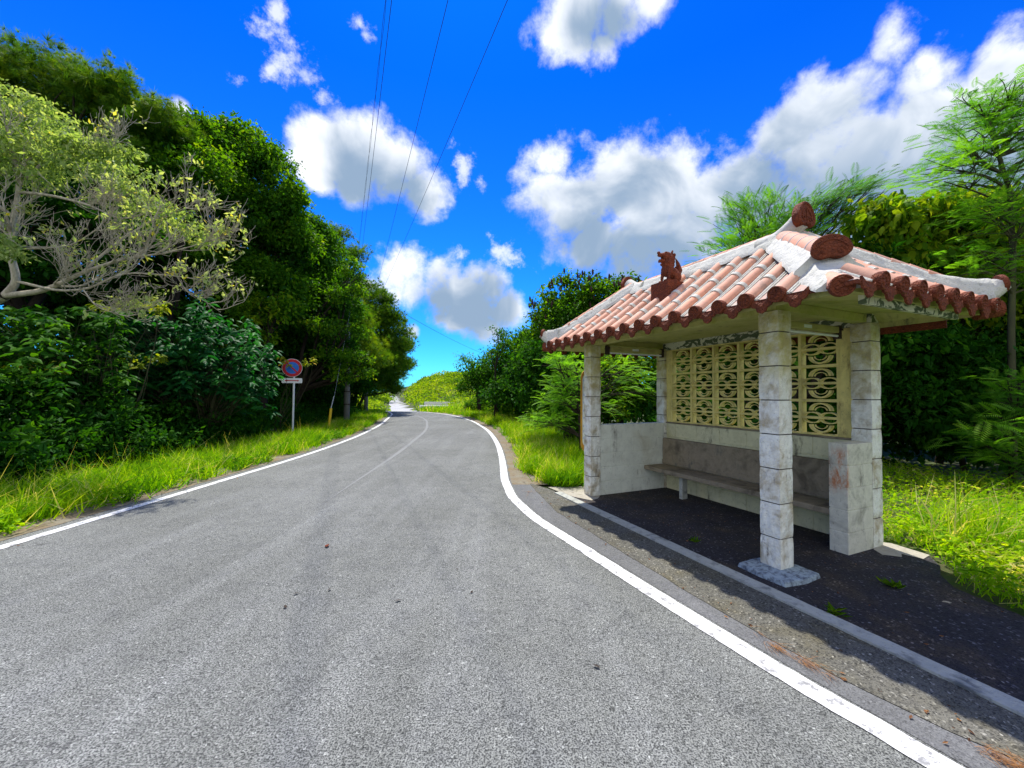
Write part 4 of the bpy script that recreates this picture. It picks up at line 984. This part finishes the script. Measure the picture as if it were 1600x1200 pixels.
# dark low scrub behind the grass, along the left
k_ = 0
for (Y, x, lb) in [(6.2,-7.9,'low scrub at the left edge behind the tall grass'),(8.2,-7.8,'low scrub between grass and shaded shrub'),(10.5,-8.0,'low scrub under the bluish leaved shrub'),(12.6,-8.6,'low dark scrub just left of the road sign pole'),(15.5,-8.8,'low scrub behind the yellow guy guard'),(18.2,-9.4,'low scrub left of the plain utility pole'),(21.5,-9.6,'low scrub beyond the plain utility pole'),(25.5,-10.7,'low scrub at the start of the bend')]:
    e = empty('scrub_bush', (x,Y,zr(Y)), 0, label=lb, cat='bush', group='low scrub behind the left grass')
    link('foliage', merge([foliage([(0,0,.45,.9,1.4,.75),(-1.2,.3,.9,1.2,1.5,1.0),(.5,-.6,.25,.5,.8,.4)], LEAF, per=120, size=.11, nl=14, rs=.4, cl=7, inner=.5)], 'foliage'), M['l_dark'], e); k_ += 1
    tubes_np([limb((0,0,-.1),(0,.1,.5),.03,.02),limb((0,0,-.1),(-.9,.2,.9),.03,.01)]).build('stems', M['bark'], e)
# backdrop forest beyond (hidden depth)
fw = empty('forest_tree', (-17,16,0), 0, label='dark forest tree standing behind the left tree row', cat='tree', group='back row of the left forest')
fb = foliage([(0,0,2.5,3,3,2.5),(0,0,5,2.6,2.6,2.2)], LEAF, per=22, size=.28, nl=16, rs=.4, cl=5, inner=.6)
fwc = link('crown', merge([fb],'crown'), M['l_dark'], fw); fwt = tubes_np([limb((0,0,-.1),(0,0,5),.2,.1)]).build('trunk', M['bark'], fw)
for (x, y, sc, lb) in [(-14,8,.8,'dark forest tree far behind the pale tree'),(-13,14,.8,'dark forest tree glimpsed behind the round crowned tree'),(-13.5,20,.9,'dark forest tree glimpsed behind the mid forest pines'),(-14.2,26,.95,'dark forest tree behind the plumed pine'),(-17.5,34,.9,'dark forest tree behind the last pine of the row')]:
    r = fw.copy(); COL.objects.link(r); r.location = (x,y,zr(y)); r.scale = (sc,)*3; r.rotation_euler = (0,0,x*1.7); r['label'] = lb
    for c in (fwc, fwt): c2 = c.copy(); COL.objects.link(c2); c2.parent = r
fw.location = (-18,10,0); fw['label'] = 'dark forest tree at the far left behind the feathery pine'
# pale half-bare tree ---------------------------------------------------------
def pale_tree():
    base = Vector((-9.4,7.2,0)); e = empty('pale_tree', base, 0, label='pale half bare tree with tangled light branches and faded leaves at left', cat='tree')
    segs = []; tips = []; rr = random.Random(21)
    def P(x,y,Y): return at(x,y,Y)-base
    def path(pts, r0, r1, n=4):
        out = []; 
        for i in range(len(pts)-1):
            for k in range(n): out.append(pts[i].lerp(pts[i+1],k/n))
        out.append(pts[-1])
        for k in range(2):
            out = [out[0]]+[(out[i-1]+out[i]*2+out[i+1])/4 for i in range(1,len(out)-1)]+[out[-1]]
        m = len(out)-1; return out, [.7*(r0+(r1-r0)*i/m) for i in range(m+1)]
    trunk = path([Vector((0,0,-.1)),Vector((.05,0,1.2)),P(-30,480,7.1),P(8,462,7.0)], .17,.12); segs.append(trunk)
    mains = [([P(8,462,7),P(28,440,7),P(14,390,7),P(22,340,7.1),P(30,290,7.2),P(22,230,7.3)],.09,.035),
             ([P(8,462,7),P(70,455,6.9),P(130,425,6.8),P(190,405,6.8),P(260,395,6.9)],.075,.02),
             ([P(30,300,7.2),P(80,305,7),P(140,320,6.9),P(190,345,6.9),P(240,330,7)],.04,.013),
             ([P(28,440,7),P(90,455,6.7),P(140,452,6.6),P(190,425,6.6),P(270,430,6.8),P(330,440,6.9)],.035,.01),
             ([P(14,390,7),P(60,388,6.8),P(110,385,6.7),P(150,360,6.6),P(175,335,6.7)],.03,.009),
             ([P(30,290,7.2),P(70,250,7.3),P(120,225,7.4),P(170,230,7.4)],.04,.012),
             ([P(22,340,7.1),P(-30,300,7),P(-90,260,7)],.05,.02),
             ([P(130,425,6.8),P(180,380,7),P(235,345,7.1),P(290,325,7.2)],.035,.01),
             ([P(260,395,6.9),P(300,385,7),P(345,370,7.1)],.02,.007),
             ([P(270,420,6.8),P(290,455,6.8),P(320,470,6.8),P(345,488,6.9)],.016,.005),
             ([P(130,452,6.6),P(150,480,6.5),P(180,490,6.5),P(215,478,6.6)],.016,.005)]
    def grow(pts, r, depth, L):
        m = len(pts)
        nb = {0:9,1:6,2:4}[depth]
        for k in range(nb):
            i = rr.randint(int(m*.25), m-1); p = pts[i]; t = (pts[min(i+1,m-1)]-pts[max(i-1,0)]).normalized()
            side = Vector((rr.uniform(-.6,1.0),rr.uniform(-.8,.8),rr.uniform(-.5,1.0))).normalized()
            d = (t*.9+side*.9).normalized(); q = [p]; cur = p.copy(); n = 5; l = L*rr.uniform(.6,1.2)
            for j in range(n):
                d = (d+Vector((rr.uniform(-.25,.25),rr.uniform(-.25,.25),rr.uniform(-.1,.3)))).normalized(); cur = cur+d*l/n; q.append(cur.copy())
            r0 = r*rr.uniform(.30,.5); segs.append((q,[r0+(r0*.35-r0)*j/n for j in range(n+1)]))
            if depth < 2: grow(q, r0, depth+1, L*.62)
            else: tips.append(q[-1])
    for pts, r0, r1 in mains:
        s_ = path(pts, r0, r1); segs.append(s_); grow(s_[0], max(.02,(r0+r1)/2.2), 0, .62 if r0 > .03 else .42); tips.append(s_[0][-1])
    b = MB()
    for pts, rad in segs: b.tube(pts, [max(x,.0028) for x in rad], 6, False)
    b.build('branches', M['palebark'], e)
    # leaves: dense above a line, sparse among the bare twigs
    def dens(px, py):
        return py < 150+(px)*.62+40
    Bn = np.array(base)
    parts = [foliage([tuple(np.array(B_(x,y,Y,r)[:3])-Bn)+(r,r,r*.7) for x,y,Y,r in [(-30,215,7.6,.95),(0,160,7.8,.6),(40,170,7.8,.5),(60,280,7.2,.5),(20,240,7.1,.5),(140,245,7.5,.5),(30,200,7.7,.75),(70,235,7.6,.7),(125,260,7.5,.6),(10,270,7.4,.7),(165,285,7.4,.45),(205,310,7.3,.44),(245,335,7.2,.38),(285,350,7.2,.34),(315,372,7.2,.28),(215,275,7.4,.34),(150,250,7.5,.45),(190,235,7.6,.25),(-70,330,7.3,.6),(100,215,7.7,.5),(0,375,6.6,.22),(15,395,6.6,.15)]],
        LEAF, per=100, size=.082, asp=.5, nl=14, rs=.36, cl=7, inner=.1, droop=.55, out=.35)]
    t = np.array([tuple(q) for q in tips]); keep = rng.random(len(t)) < .12; t = t[keep]; t = np.repeat(t, 6, 0)+rng.normal(size=(len(t)*6,3))*.035
    X, Y, Z = frames(nrm(rng.normal(size=t.shape)+np.array([0,0,-.4])), nrm(rng.normal(size=t.shape)*.5+np.array([0,0,1.]))); s = .09*(.6+.7*rng.random(len(t)))
    parts.append(stamp(LEAF,t,X,Y,Z,s*.5,s,s,.6+.4*rng.random(len(t))))
    link('crown', merge(parts,'crown'), M['l_pale'], e)
pale_tree()
# right side ------------------------------------------------------------------
GR = 'trees on the right behind the shelter'
def rtree(name, label, base, blobs, lm, **k):
    kk = dict(per=80, size=.13, asp=.55, nl=16, rs=.38, cl=8, inner=.4, group=GR); kk.update(k)
    return tree(name, label, base, blobs, lm, **kk)
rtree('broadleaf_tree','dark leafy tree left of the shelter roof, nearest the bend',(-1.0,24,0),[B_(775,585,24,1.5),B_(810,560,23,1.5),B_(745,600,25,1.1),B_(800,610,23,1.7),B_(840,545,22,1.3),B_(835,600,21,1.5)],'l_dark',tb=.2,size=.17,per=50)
rtree('sparse_tree','pale airy tree at the edge of the distant green hill',(-2.4,30,0),[B_(735,568,30,1.1,.7),B_(722,558,30,.7,.4),B_(750,580,30,1.0)],'l_leuc',size=.13,per=22,nl=10,inner=.05,tb=.1)
rtree('slender_tree','slender sparse tree standing up above the dark leafy tree',(-.9,20,0),[B_(778,520,20,.45,.3),B_(790,535,20,.4,.3),B_(768,548,20,.5,.3)],'l_dark',size=.12,per=45,nl=8,inner=0,tb=.3,tr=.06)
def pods(B):
    pts = []
    rr = random.Random(3)
    for x0,x1,y0,y1,n in [(858,935,420,450,26),(930,1000,428,452,22),(820,870,465,500,14),(860,990,455,480,16),(838,850,500,520,3)]:
        for _ in range(n): pts.append(at(rr.uniform(x0,x1), rr.uniform(y0,y1), rr.uniform(11.2,12.2))-B)
    return pts
pt = rtree('pod_tree','tree with rounded crown and dark hanging seed pods left of the roof',(1.9,12.6,0),[B_(885,475,12.2,.85,.6),B_(935,465,12.2,.8,.6),B_(980,462,12.2,.7,.5),B_(850,500,12.2,.7,.5),B_(880,520,12.2,1.1),B_(940,510,12.4,1.2),B_(885,440,12,.35,.3),B_(1010,470,12.5,.8,.5),B_(845,540,12.3,.8)],'l_broad',size=.10,per=110,tr=.1)
for p in pods(Vector((1.9,12.6,0))):
    b = MB(); b.tube([p+Vector((0,0,.05)),p+Vector((.005,0,0)),p+Vector((.01,0,-.07)),p+Vector((.012,0,-.13))],[.006,.028,.032,.008],6); b.build('seed_pod', M['pod'], pt)
rtree('broadleaf_tree','dark tree filling the gap under the left eave',(1.6,11.2,0),[B_(860,575,11.2,.9),B_(900,560,11.2,.8),B_(850,620,11,.8),B_(910,620,11.2,.9),B_(830,600,11.5,.7)],'l_dark',size=.11,per=100,tb=.05)
def fronds(name, label, base, pts, lm='l_leuc', size=.42, n=10, spread=.5, cat='tree', group=GR, tr=.05, bmk='bark', tb=0, trunk_to=None, zbase=0, squash=1.):
    """feathery tree: groups of bipinnate fronds at branch tips; pts = (px,py,Y)"""
    B = Vector(base); e = empty(name, base, 0, label=label, cat=cat, group=group); segs = []; Ps = []; Ds = []; Ts = []
    tgt = [at(*p)-B for p in pts]; topz = max(t.z for t in tgt); cen = sum(tgt, Vector())/len(tgt)
    spine = trunk_to and [at(*p)-B for p in trunk_to] or [Vector((cen.x*.3,cen.y*.3,topz*.35)),Vector((cen.x*.7,cen.y*.7,topz*.6))]
    sp = [Vector((0,0,-.1))]+spine; k = len(sp); segs.append((sum([[sp[i].lerp(sp[i+1],j/4) for j in range(4)] for i in range(k-1)],[])+[sp[-1]], list(np.linspace(tr,tr*.45,4*(k-1)+1))))
    line = segs[0][0]
    for t in tgt:
        low = [q for q in line[2:] if q.z < t.z-.2] or [line[2]]
        o = min(low, key=lambda q:(q-t).length); p, r = limb(o, t, tr*.35, .008, .08, 6); segs.append((p,r))
        m = n; c = np.array(t)+rng.normal(size=(m,3))*spread*np.array([1,1,.55*squash]); d = nrm((c-np.array(o))*.6+rng.normal(size=(m,3))*.5*np.array([1,1,.4])+np.array([.15,0,0]))
        for q in c[:max(2,m//6)]: segs.append(limb(p[4], Vector(q), .009, .004, .1, 3))
        Ps.append(c); Ds.append(d); Ts.append(np.clip(rng.random()*.5+rng.random(m)*.5+tb,0,1))
    P = np.concatenate(Ps); X, Y, Z = frames(np.concatenate(Ds), nrm(rng.normal(size=P.shape)*.25+np.array([0,0,1.]))); s = size*(.7+.6*rng.random(len(P)))
    link('crown', merge([stamp(FROND,P,X,Y,Z,s,s,s,np.concatenate(Ts))],'crown'), M[lm], e); tubes_np(segs,5).build('trunk', M[bmk], e); return e
rp = random.Random(11)
def scat(n, boxes): return [(rp.uniform(b[0],b[1]), rp.uniform(b[2],b[3]), rp.uniform(b[4],b[5])) for b in [rp.choice(boxes) for _ in range(n)]]
fronds('feathery_tree','feathery leaved tree rising behind the roof ridge with tips swept right',(5.2,9,0),[(x,390-max(0,(x-1100))*.42+rp.uniform(-2,60)*(1 if x<1320 else .6),rp.uniform(8.6,9.4)) for x in np.linspace(1105,1365,46)]+scat(22,[(1150,1300,320,400,8.8,9.4)]), n=30, spread=.22, size=.23, squash=.7, tb=0)
fronds('feathery_tree','tall feathery tree with thin grey trunk at the right edge of the view',(8.9,7.1,0),scat(84,[(1480,1600,150,260,6.8,7.4),(1510,1640,130,200,6.8,7.4),(1460,1600,250,330,6.8,7.4),(1600,1720,140,330,6.8,7.4),(1500,1600,320,430,6.8,7.5),(1590,1700,330,460,6.8,7.5)]),n=34,spread=.30,size=.21,squash=.6,trunk_to=[(1580,520,7.1),(1583,400,7.1),(1578,300,7.1),(1545,190,7.1)],tr=.06,tb=.15,bmk='twig')
fronds('feathery_shrub','bright feathery shrub growing left of the shelter behind the far post',(1.5,8.6,0),scat(34,[(872,905,560,600,8.2,9),(860,905,590,650,8.2,9),(835,900,610,660,8.4,9),(945,1010,570,640,8.2,9.2)]),n=26,spread=.16,size=.20,squash=1,cat='shrub',tr=.04,tb=.35)
fronds('feathery_shrub','feathery shrub reaching in at the right edge above the weeds',(8.6,6.9,0),scat(26,[(1560,1640,590,640,6.2,6.9),(1530,1640,650,710,6.2,6.9),(1560,1660,700,760,6.2,6.9)]),n=22,spread=.2,size=.26,squash=.8,cat='shrub',tr=.04,tb=.1)
rtree('broadleaf_tree','sunlit leafy tree seen through the open left side of the shelter',(2.6,9.8,0),[B_(960,590,9.8,.7),B_(1005,600,9.8,.7),B_(985,570,10,.6),B_(1020,640,9.8,.7),B_(950,640,9.8,.6)],'l_broad',size=.10,per=110,tb=.22)
rtree('big_leaf_tree','big leaved yellow-green tree right of the roof',(9.6,9.0,0),[B_(1370,345,8.4,.55,.45),B_(1420,335,8.4,.6,.5),B_(1470,340,8.4,.6,.5),B_(1520,350,8.4,.7,.6),B_(1580,370,8.4,.8,.7),B_(1400,400,8.6,.8),B_(1480,410,8.6,.9),B_(1560,440,8.6,1.0),B_(1640,420,8.6,1.2),B_(1440,460,8.8,1.0),B_(1530,500,8.8,1.0),B_(1610,520,8.6,1.0)],'l_big',T=BIGLEAF,size=.145,asp=.62,per=80,tb=.15,cl=5,nl=14,droop=1.1,inner=.3,tr=.08)
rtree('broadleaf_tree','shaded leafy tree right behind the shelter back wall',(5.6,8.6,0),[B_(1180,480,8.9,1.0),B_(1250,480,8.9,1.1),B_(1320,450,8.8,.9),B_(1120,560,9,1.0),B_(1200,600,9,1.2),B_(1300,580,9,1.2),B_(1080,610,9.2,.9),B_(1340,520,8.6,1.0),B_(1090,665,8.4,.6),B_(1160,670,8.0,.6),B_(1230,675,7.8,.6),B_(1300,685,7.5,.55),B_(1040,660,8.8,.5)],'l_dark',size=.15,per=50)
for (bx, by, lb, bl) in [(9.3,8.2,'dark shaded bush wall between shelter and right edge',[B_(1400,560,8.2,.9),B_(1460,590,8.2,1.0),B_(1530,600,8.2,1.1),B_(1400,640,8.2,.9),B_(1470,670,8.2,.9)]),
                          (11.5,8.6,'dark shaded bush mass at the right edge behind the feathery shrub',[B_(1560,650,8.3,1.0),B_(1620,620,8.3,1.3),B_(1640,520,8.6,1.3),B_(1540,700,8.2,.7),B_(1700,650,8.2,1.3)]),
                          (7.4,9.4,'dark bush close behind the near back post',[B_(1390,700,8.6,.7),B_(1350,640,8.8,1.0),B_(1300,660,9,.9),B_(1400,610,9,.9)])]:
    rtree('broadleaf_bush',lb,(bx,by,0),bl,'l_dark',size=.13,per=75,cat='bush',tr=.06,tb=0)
for (x, y, sc, lb) in [(6.5,14,.75,'dark forest tree farther back behind the shelter'),(10.5,12.5,.8,'dark forest tree behind the big leaved tree'),(14.5,11,.9,'dark forest tree beyond the right edge'),(3.2,16,.7,'dark forest tree behind the pod tree'),(1.2,19,.65,'dark forest tree behind the slender tree'),(18,8,.95,'dark forest tree well beyond the right edge'),(21,13,1.0,'dark forest tree at the far right of the woodland'),(19,3,.95,'dark forest tree to the right of the viewer'),(25,6,1.1,'outermost dark forest tree on the right')]:
    r = fw.copy(); COL.objects.link(r); r.location = (x,y,0); r.scale = (sc,sc,sc*.78); r.rotation_euler = (0,0,x*2.7); r['label'] = lb; r['group'] = 'back row of the right woodland'
    for c in (fwc, fwt): c2 = c.copy(); COL.objects.link(c2); c2.parent = r
# low leafy bushes edging the right verge
for (x, y, lb, s_) in [(-2.6,31.5,'leafy bush where the right verge meets the bend',1.3),(-.9,29,'leafy bush just past the marker post',1.3),(.3,23,'dark leafy bush under the slender tree',1.3),(-.2,26,'leafy bush beside the marker post',1.0),(.7,20.5,'leafy bush along the far right verge',1.0),(1.4,15.5,'leafy bush on the right verge midway to the bend',.9),(1.9,11.2,'leafy bush with grey stalks left of the feathery shrub',.8)]:
    e = empty('verge_bush', (x,y,0), 0, label=lb, cat='bush', group='bushes along the right verge')
    link('foliage', merge([foliage([(0,0,.5,.7*s_,1.5*s_,.55),(.7,.5,1.0,.8*s_,1.3*s_,.9)], LEAF, per=110, size=.11, nl=14, rs=.4, cl=7, inner=.4, tb=.1)], 'foliage'), M['l_broad'], e)
    tubes_np([limb((0,0,-.1),(.1,.1,.7),.03,.015)]).build('stems', M['bark'], e)
# ------------------------------------------------------------------ grass
def grass(name, pts, h, w, lm='l_grass', lean=.45, tb=0., label=None, T=BLADE, wind=(.25,-.1), hv=.5):
    n = len(pts); d = rng.normal(size=(n,3))*lean; d[:,2] = 1; d[:,0] += wind[0]; d[:,1] += wind[1]; hh = h*(1-hv+2*hv*rng.random(n)*1.0)
    a = rng.random(n)*6.283; Nn = np.stack([np.cos(a),np.sin(a),np.full(n,.25)],1)
    X, Y, Z = frames(d, Nn); t = np.clip(.7*rng.random(n)**1.2+.45*np.array([mnoise.noise(Vector((p[0]*2.0,p[1]*2.0,0)))*1.5+.45 for p in pts])*1+tb-.05,0,1)
    return stamp(T, pts, X, Y, Z, w*(.7+.6*rng.random(n)), hh, hh*2.2, t)
def sample(n, fn):
    out = []
    while len(out) < n:
        p = fn()
        if p is not None: out.append(p)
    return np.array(out)
def left_fn(y0, y1, a, c, thin=True):
    def f():
        y = y0+(y1-y0)*random.random()**1.5; u = random.random(); x = sl(y)-a-(c-a)*u
        k = mnoise.noise(Vector((x*1.5,y*1.5,3)))
        if thin and u < .25 and k < .15: return None
        return (x,y,zr(y))
    return f
NB = 1.0
gp = [grass('g', sample(int(11000*NB), left_fn(2.6,10,.30,2.2)), .20, .012),
      grass('g', sample(int(22000*NB), left_fn(8,32,.34,2.4)), .22, .016),
      grass('g', sample(int(5000*NB), left_fn(2.6,12,.7,2.2,False)), .36, .008, tb=.15, lean=.55, wind=(.5,-.2))]
# tussocks
tc = []
for _ in range(330):
    y = 3+24*random.random()**1.4; x = sl(y)-random.uniform(.45,2.0); r = random.uniform(.08,.2); m = 46
    tc.append(np.stack([x+rng.normal(size=m)*r, y+rng.normal(size=m)*r, np.full(m,zr(y))],1))
gp.append(grass('g', np.concatenate(tc), .36, .012, lean=.55, tb=.1, hv=.35))
def leafy(n, fn, hmax, size, tb=0):
    p = sample(n, fn); p[:,2] += .02+hmax*rng.random(n); D = nrm(rng.normal(size=(n,3))*np.array([1,1,.35])); X, Y, Z = frames(D, nrm(rng.normal(size=(n,3))*.4+np.array([0,0,1.]))); s = size*(.5+.9*rng.random(n))
    t = np.clip(.4*rng.random(n)+.5*np.array([mnoise.noise(Vector((q[0]*1.6,q[1]*1.6,4)))+.5 for q in p])+tb,0,1); return stamp(LEAF, p, X, Y, Z, s*.6, s, s, t)
def patchy(fn):
    def f():
        p = fn()
        return p if p is not None and mnoise.noise(Vector((p[0]*1.1,p[1]*.9,20))) > .05 else None
    return f
gp.append(leafy(12000, patchy(left_fn(2.6,16,.3,2.3,False)), .2, .06, -.1))
st_ = grass('g', sample(260, left_fn(2.8,16,.5,2.2,False)), .62, .006, tb=.6, lean=.35, hv=.3); gp.append(st_)
tag(link('grass', merge(gp,'grass'), M['l_grass']), label='tall bright grass growing along the left edge of the road', cat='grass', kind='stuff')
def right_fn():
    y = 6.35+24*random.random()**1.6; u = random.random(); x = sr(y)+.35+(1.75 if y > 8.5 else 1.45)*u+.35*max(0,(7.2-y))
    if y < 6.7 and x > 1.0: return None
    if u < .2 and mnoise.noise(Vector((x*1.7,y*1.7,9))) < .1: return None
    return (x,y,zr(y))
gp = [grass('g', sample(30000, right_fn), .30, .011, tb=.12)]
tc = []
for _ in range(120):
    y = 6.6+16*random.random()**1.4; x = sr(y)+random.uniform(.6,1.9); r = random.uniform(.07,.17); m = 60
    tc.append(np.stack([x+rng.normal(size=m)*r, y+rng.normal(size=m)*r, np.full(m,0.)],1))
gp.append(grass('g', np.concatenate(tc), .42, .010, lean=.5, tb=.2))
gp.append(leafy(5000, patchy(right_fn), .16, .06, .1))
def behind():
    s = random.uniform(2.9,5.2); t = random.uniform(-.1,3.2); p = ST(s,t); return (p.x,p.y,0) if (t > .35 or s > 3.5) else None
gp.append(grass('g', sample(9000, behind), .26, .012, tb=.12))
tag(link('grass', merge(gp,'grass'), M['l_grass']), label='sunlit lime green grass along the right verge left of the shelter', cat='grass', kind='stuff')
# weeds right of the shelter
def weedpt():
    s = random.uniform(-4.6,.2) if random.random() < .75 else random.uniform(-9,-3); t = random.uniform(.7,7.5) if random.random() < .45 else random.uniform(.7,4)
    if random.random() < .22: s = random.uniform(-1,4); t = random.uniform(1.9,7)
    lim = np.interp(-s, [0,.35,.5,.65,1.05,1.6,3,6], [1.8,1.68,1.45,1.1,.92,.8,.8,.75]) + .06*mnoise.noise(Vector((s*6,0,0)))
    if t < lim or (s > -.25 and t < 1.85): return None
    p = ST(s,t); return (p.x,p.y,0.0)
W1 = sample(36000, weedpt); W1[:,2] = .02+.20*rng.random(len(W1))**1.2
n = len(W1); D = nrm(rng.normal(size=(n,3))*np.array([1,1,.35])); X, Y, Z = frames(D, nrm(rng.normal(size=(n,3))*.35+np.array([0,0,1.]))); s = .055*(.5+.9*rng.random(n))
tw = np.clip(.18+.45*rng.random(n)+.5*np.array([mnoise.noise(Vector((p[0]*1.6,p[1]*1.6,4)))+.55 for p in W1]),0,1)
gp = [stamp(LEAF, W1, X, Y, Z, s*.6, s, s, tw), grass('g', sample(20000, weedpt), .17, .008, tb=.25)]
tc = []
for (s_,t_) in [(-.25,2.1),(-.35,2.35),(-.15,2.5),(-.5,2.3),(-1.4,2.9),(-2.2,2.3)]:
    p = ST(s_,t_); m = 60; tc.append(np.stack([p.x+rng.normal(size=m)*.06,p.y+rng.normal(size=m)*.06,np.zeros(m)],1))
gp.append(grass('g', np.concatenate(tc), .55, .012, lean=.4, tb=.25, wind=(.4,-.1)))
tag(link('ground_cover', merge(gp,'ground_cover'), M['l_grass']), label='low leafy weeds and grass beside the right end of the shelter', cat='weeds', kind='stuff')
# two little weeds growing out of the dark pavement
for (px, py, sz, lb) in [(1305,962,.07,'tiny fern-like weed sprouting beside the kerb'),(1395,918,.08,'small weed sprouting from the dark pavement near the grass'),(1085,848,.05,'dry wispy weed beside the kerb under the roof')]:
    d = ray(px,py); g = Vector((0,0,CAMH))+d*(-CAMH/d.z); m = 26
    a = rng.random(m)*6.283; D = np.stack([np.cos(a),np.sin(a),.5+.8*rng.random(m)],1); X, Y, Z = frames(D, np.tile([0,0,1.],(m,1))); s = sz*(.6+.7*rng.random(m))
    tag(link('pavement_weed', merge([stamp(LEAF,np.tile([g.x,g.y,.012],(m,1))+rng.normal(size=(m,3))*np.array([.02,.02,0]),X,Y,Z,s*.3,s,s,rng.random(m)*.3+.6)],'weed'), M['l_broad']), label=lb, cat='weed')
# hillside cover
def hillpt():
    y = 34+150*random.random(); c = float(xl(y)+xr(y))/2; x = c+4.0+random.random()*(20+.25*y)
    if random.random() < .3: x = c-3.5-random.random()*(14+.25*y); y2 = y
    if y < 58 and 0 < x-c < 6: return None
    if x < c and y < 40: return None
    return (x,y,ground_z(x,y))
H1 = sample(7500, hillpt); parts = []
H1 = H1[:1500]; m = 90; nH = len(H1); rr_ = (.8+1.3*rng.random(nH))*(.55+H1[:,1]/130); dd = rdir(nH*m); dd[:,2] = np.abs(dd[:,2])
P = np.repeat(H1, m, 0)+dd*np.repeat(rr_, m)[:,None]*np.array([1,1,.75])*(.8+.25*rng.random((nH*m,1))); P[:,2] += .1
n = len(P); X, Y, Z = frames(nrm(dd+rng.normal(size=(n,3))*.6), nrm(dd*.8+rng.normal(size=(n,3))*.5+np.array([0,0,.4]))); s = (.16+.0032*P[:,1])*(.6+.7*rng.random(n))
tt = np.clip(np.repeat(rng.random(nH)**1.2,m)*.75+.3*rng.random(n),0,1)
tag(link('hillside_shrubs', merge([stamp(LEAF,P,X,Y,Z,s*.7,s,s,tt)],'hillside'), M['l_hill']), label='bright yellow-green scrub covering the distant hillside', cat='shrubs', kind='stuff')
def farverge():
    y = 30+30*random.random(); x = float(sr(y))+.3+random.random()*5
    return (x,y,ground_z(x,y))
tag(link('grass', merge([grass('g', sample(9000, farverge), .5, .05, tb=.2)],'grass'), M['l_grass']), label='bright grass bank at the far bend below the white wall', cat='grass', kind='stuff')
# ------------------------------------------------------------------ small litter
def gpt(px, py, z=.006):
    d = ray(px,py); return Vector((0,0,CAMH))+d*((z-CAMH)/d.z)
LF = [(511,853,.09,'curled red-brown fallen leaf lying alone in the left lane'),(622,938,.05,'small dark fallen leaf nearest the lane centre'),(737,925,.035,'dark speck of leaf in the right lane'),(714,889,.03,'tiny dark leaf scrap farther up the right lane'),(463,927,.045,'dark flattened leaf left of the lane centre'),(446,948,.045,'lowest of the dark flattened leaves on the left'),(515,921,.04,'dark flattened leaf just below the curled one'),(932,1041,.045,'dark leaf scrap between the wheel track and white line'),(1479,942,.06,'pale fallen leaf on the dark pavement')]
for (px,py,s,lb) in LF:
    g = gpt(px,py,.008); b = MB(); a = random.random()*6
    c_, s_ = math.cos(a), math.sin(a); pr = [(-.5,0,.0),(-.2,.22,.12),(.2,.2,.16),(.5,0,.1),(.2,-.2,.05),(-.2,-.22,.02),(0,0,.0)]
    vs = [(g.x+(x*c_-y*s_)*s, g.y+(x*s_+y*c_)*s, g.z+z*s) for x,y,z in pr]; b.add(vs, [(0,1,6),(1,2,6),(2,3,6),(3,4,6),(4,5,6),(5,0,6)])
    m_ = 'pad' if '1479' in str(px) else ('dark' if s < .08 else 'clay')
    tag(b.build('fallen_leaf', M[m_]), label=lb, cat='leaf', group='fallen leaves on the ground')
nd = []
for (px,py,r,m) in [(1208,1008,.025,45),(1262,1034,.025,40),(1235,1022,.03,18),(1290,1052,.02,12),(1180,990,.03,6),(1562,1182,.03,60),(1590,1195,.03,40),(1540,1172,.02,15),(826,768,.05,30)]:
    g = gpt(px,py,.012); q = np.stack([g.x+rng.normal(size=m)*r*.9,g.y+rng.normal(size=m)*r*.9,.010+.012*rng.random(m)],1)
    D = nrm(np.stack([.4+rng.normal(size=m)*.5,-1+rng.normal(size=m)*.6,rng.normal(size=m)*.06],1)); X,Y,Z = frames(D, np.tile([0,0,1.],(m,1)))
    nd.append(stamp(BLADE,q,X,Y,Z,.0022,.075*(.6+.7*rng.random(m)),.03,.5+.5*rng.random(m)))
tag(link('pine_needle_litter', merge(nd,'litter'), M['l_dry']), label='orange dry pine needles drifted beside the white edge line', cat='litter', kind='stuff')

# scattered leaf litter on the pavement, the gravel edge and the road margins
m = 420; P = []
for _ in range(m):
    k = random.random()
    if k < .4: p = ST(random.uniform(-3,3), random.uniform(-.3,1.3))
    elif k < .6: y = random.uniform(1,6); p = Vector((gravx(y)+random.uniform(-.15,.6)*random.random(), y, 0))
    elif k < .8: y = random.uniform(2.5,16); p = Vector((float(sl(y))-random.random()**2*.3+.15, y, 0))
    else: y = random.uniform(6.5,18); p = Vector((float(sr(y))+random.uniform(.1,.5), y, 0))
    P.append((p.x,p.y,.016))
P = np.array(P); D = nrm(rng.normal(size=(m,3))*np.array([1,1,.1])); X, Y, Z = frames(D, nrm(rng.normal(size=(m,3))*.25+np.array([0,0,1.]))); s_ = .022*(.5+1.2*rng.random(m)**2)
tag(link('leaf_litter', merge([stamp(LEAF,P,X,Y,Z,s_*.5,s_,s_,rng.random(m))],'litter'), M['l_dry']), label='tiny brown leaf scraps scattered over the pavement and road margins', cat='litter', kind='stuff')
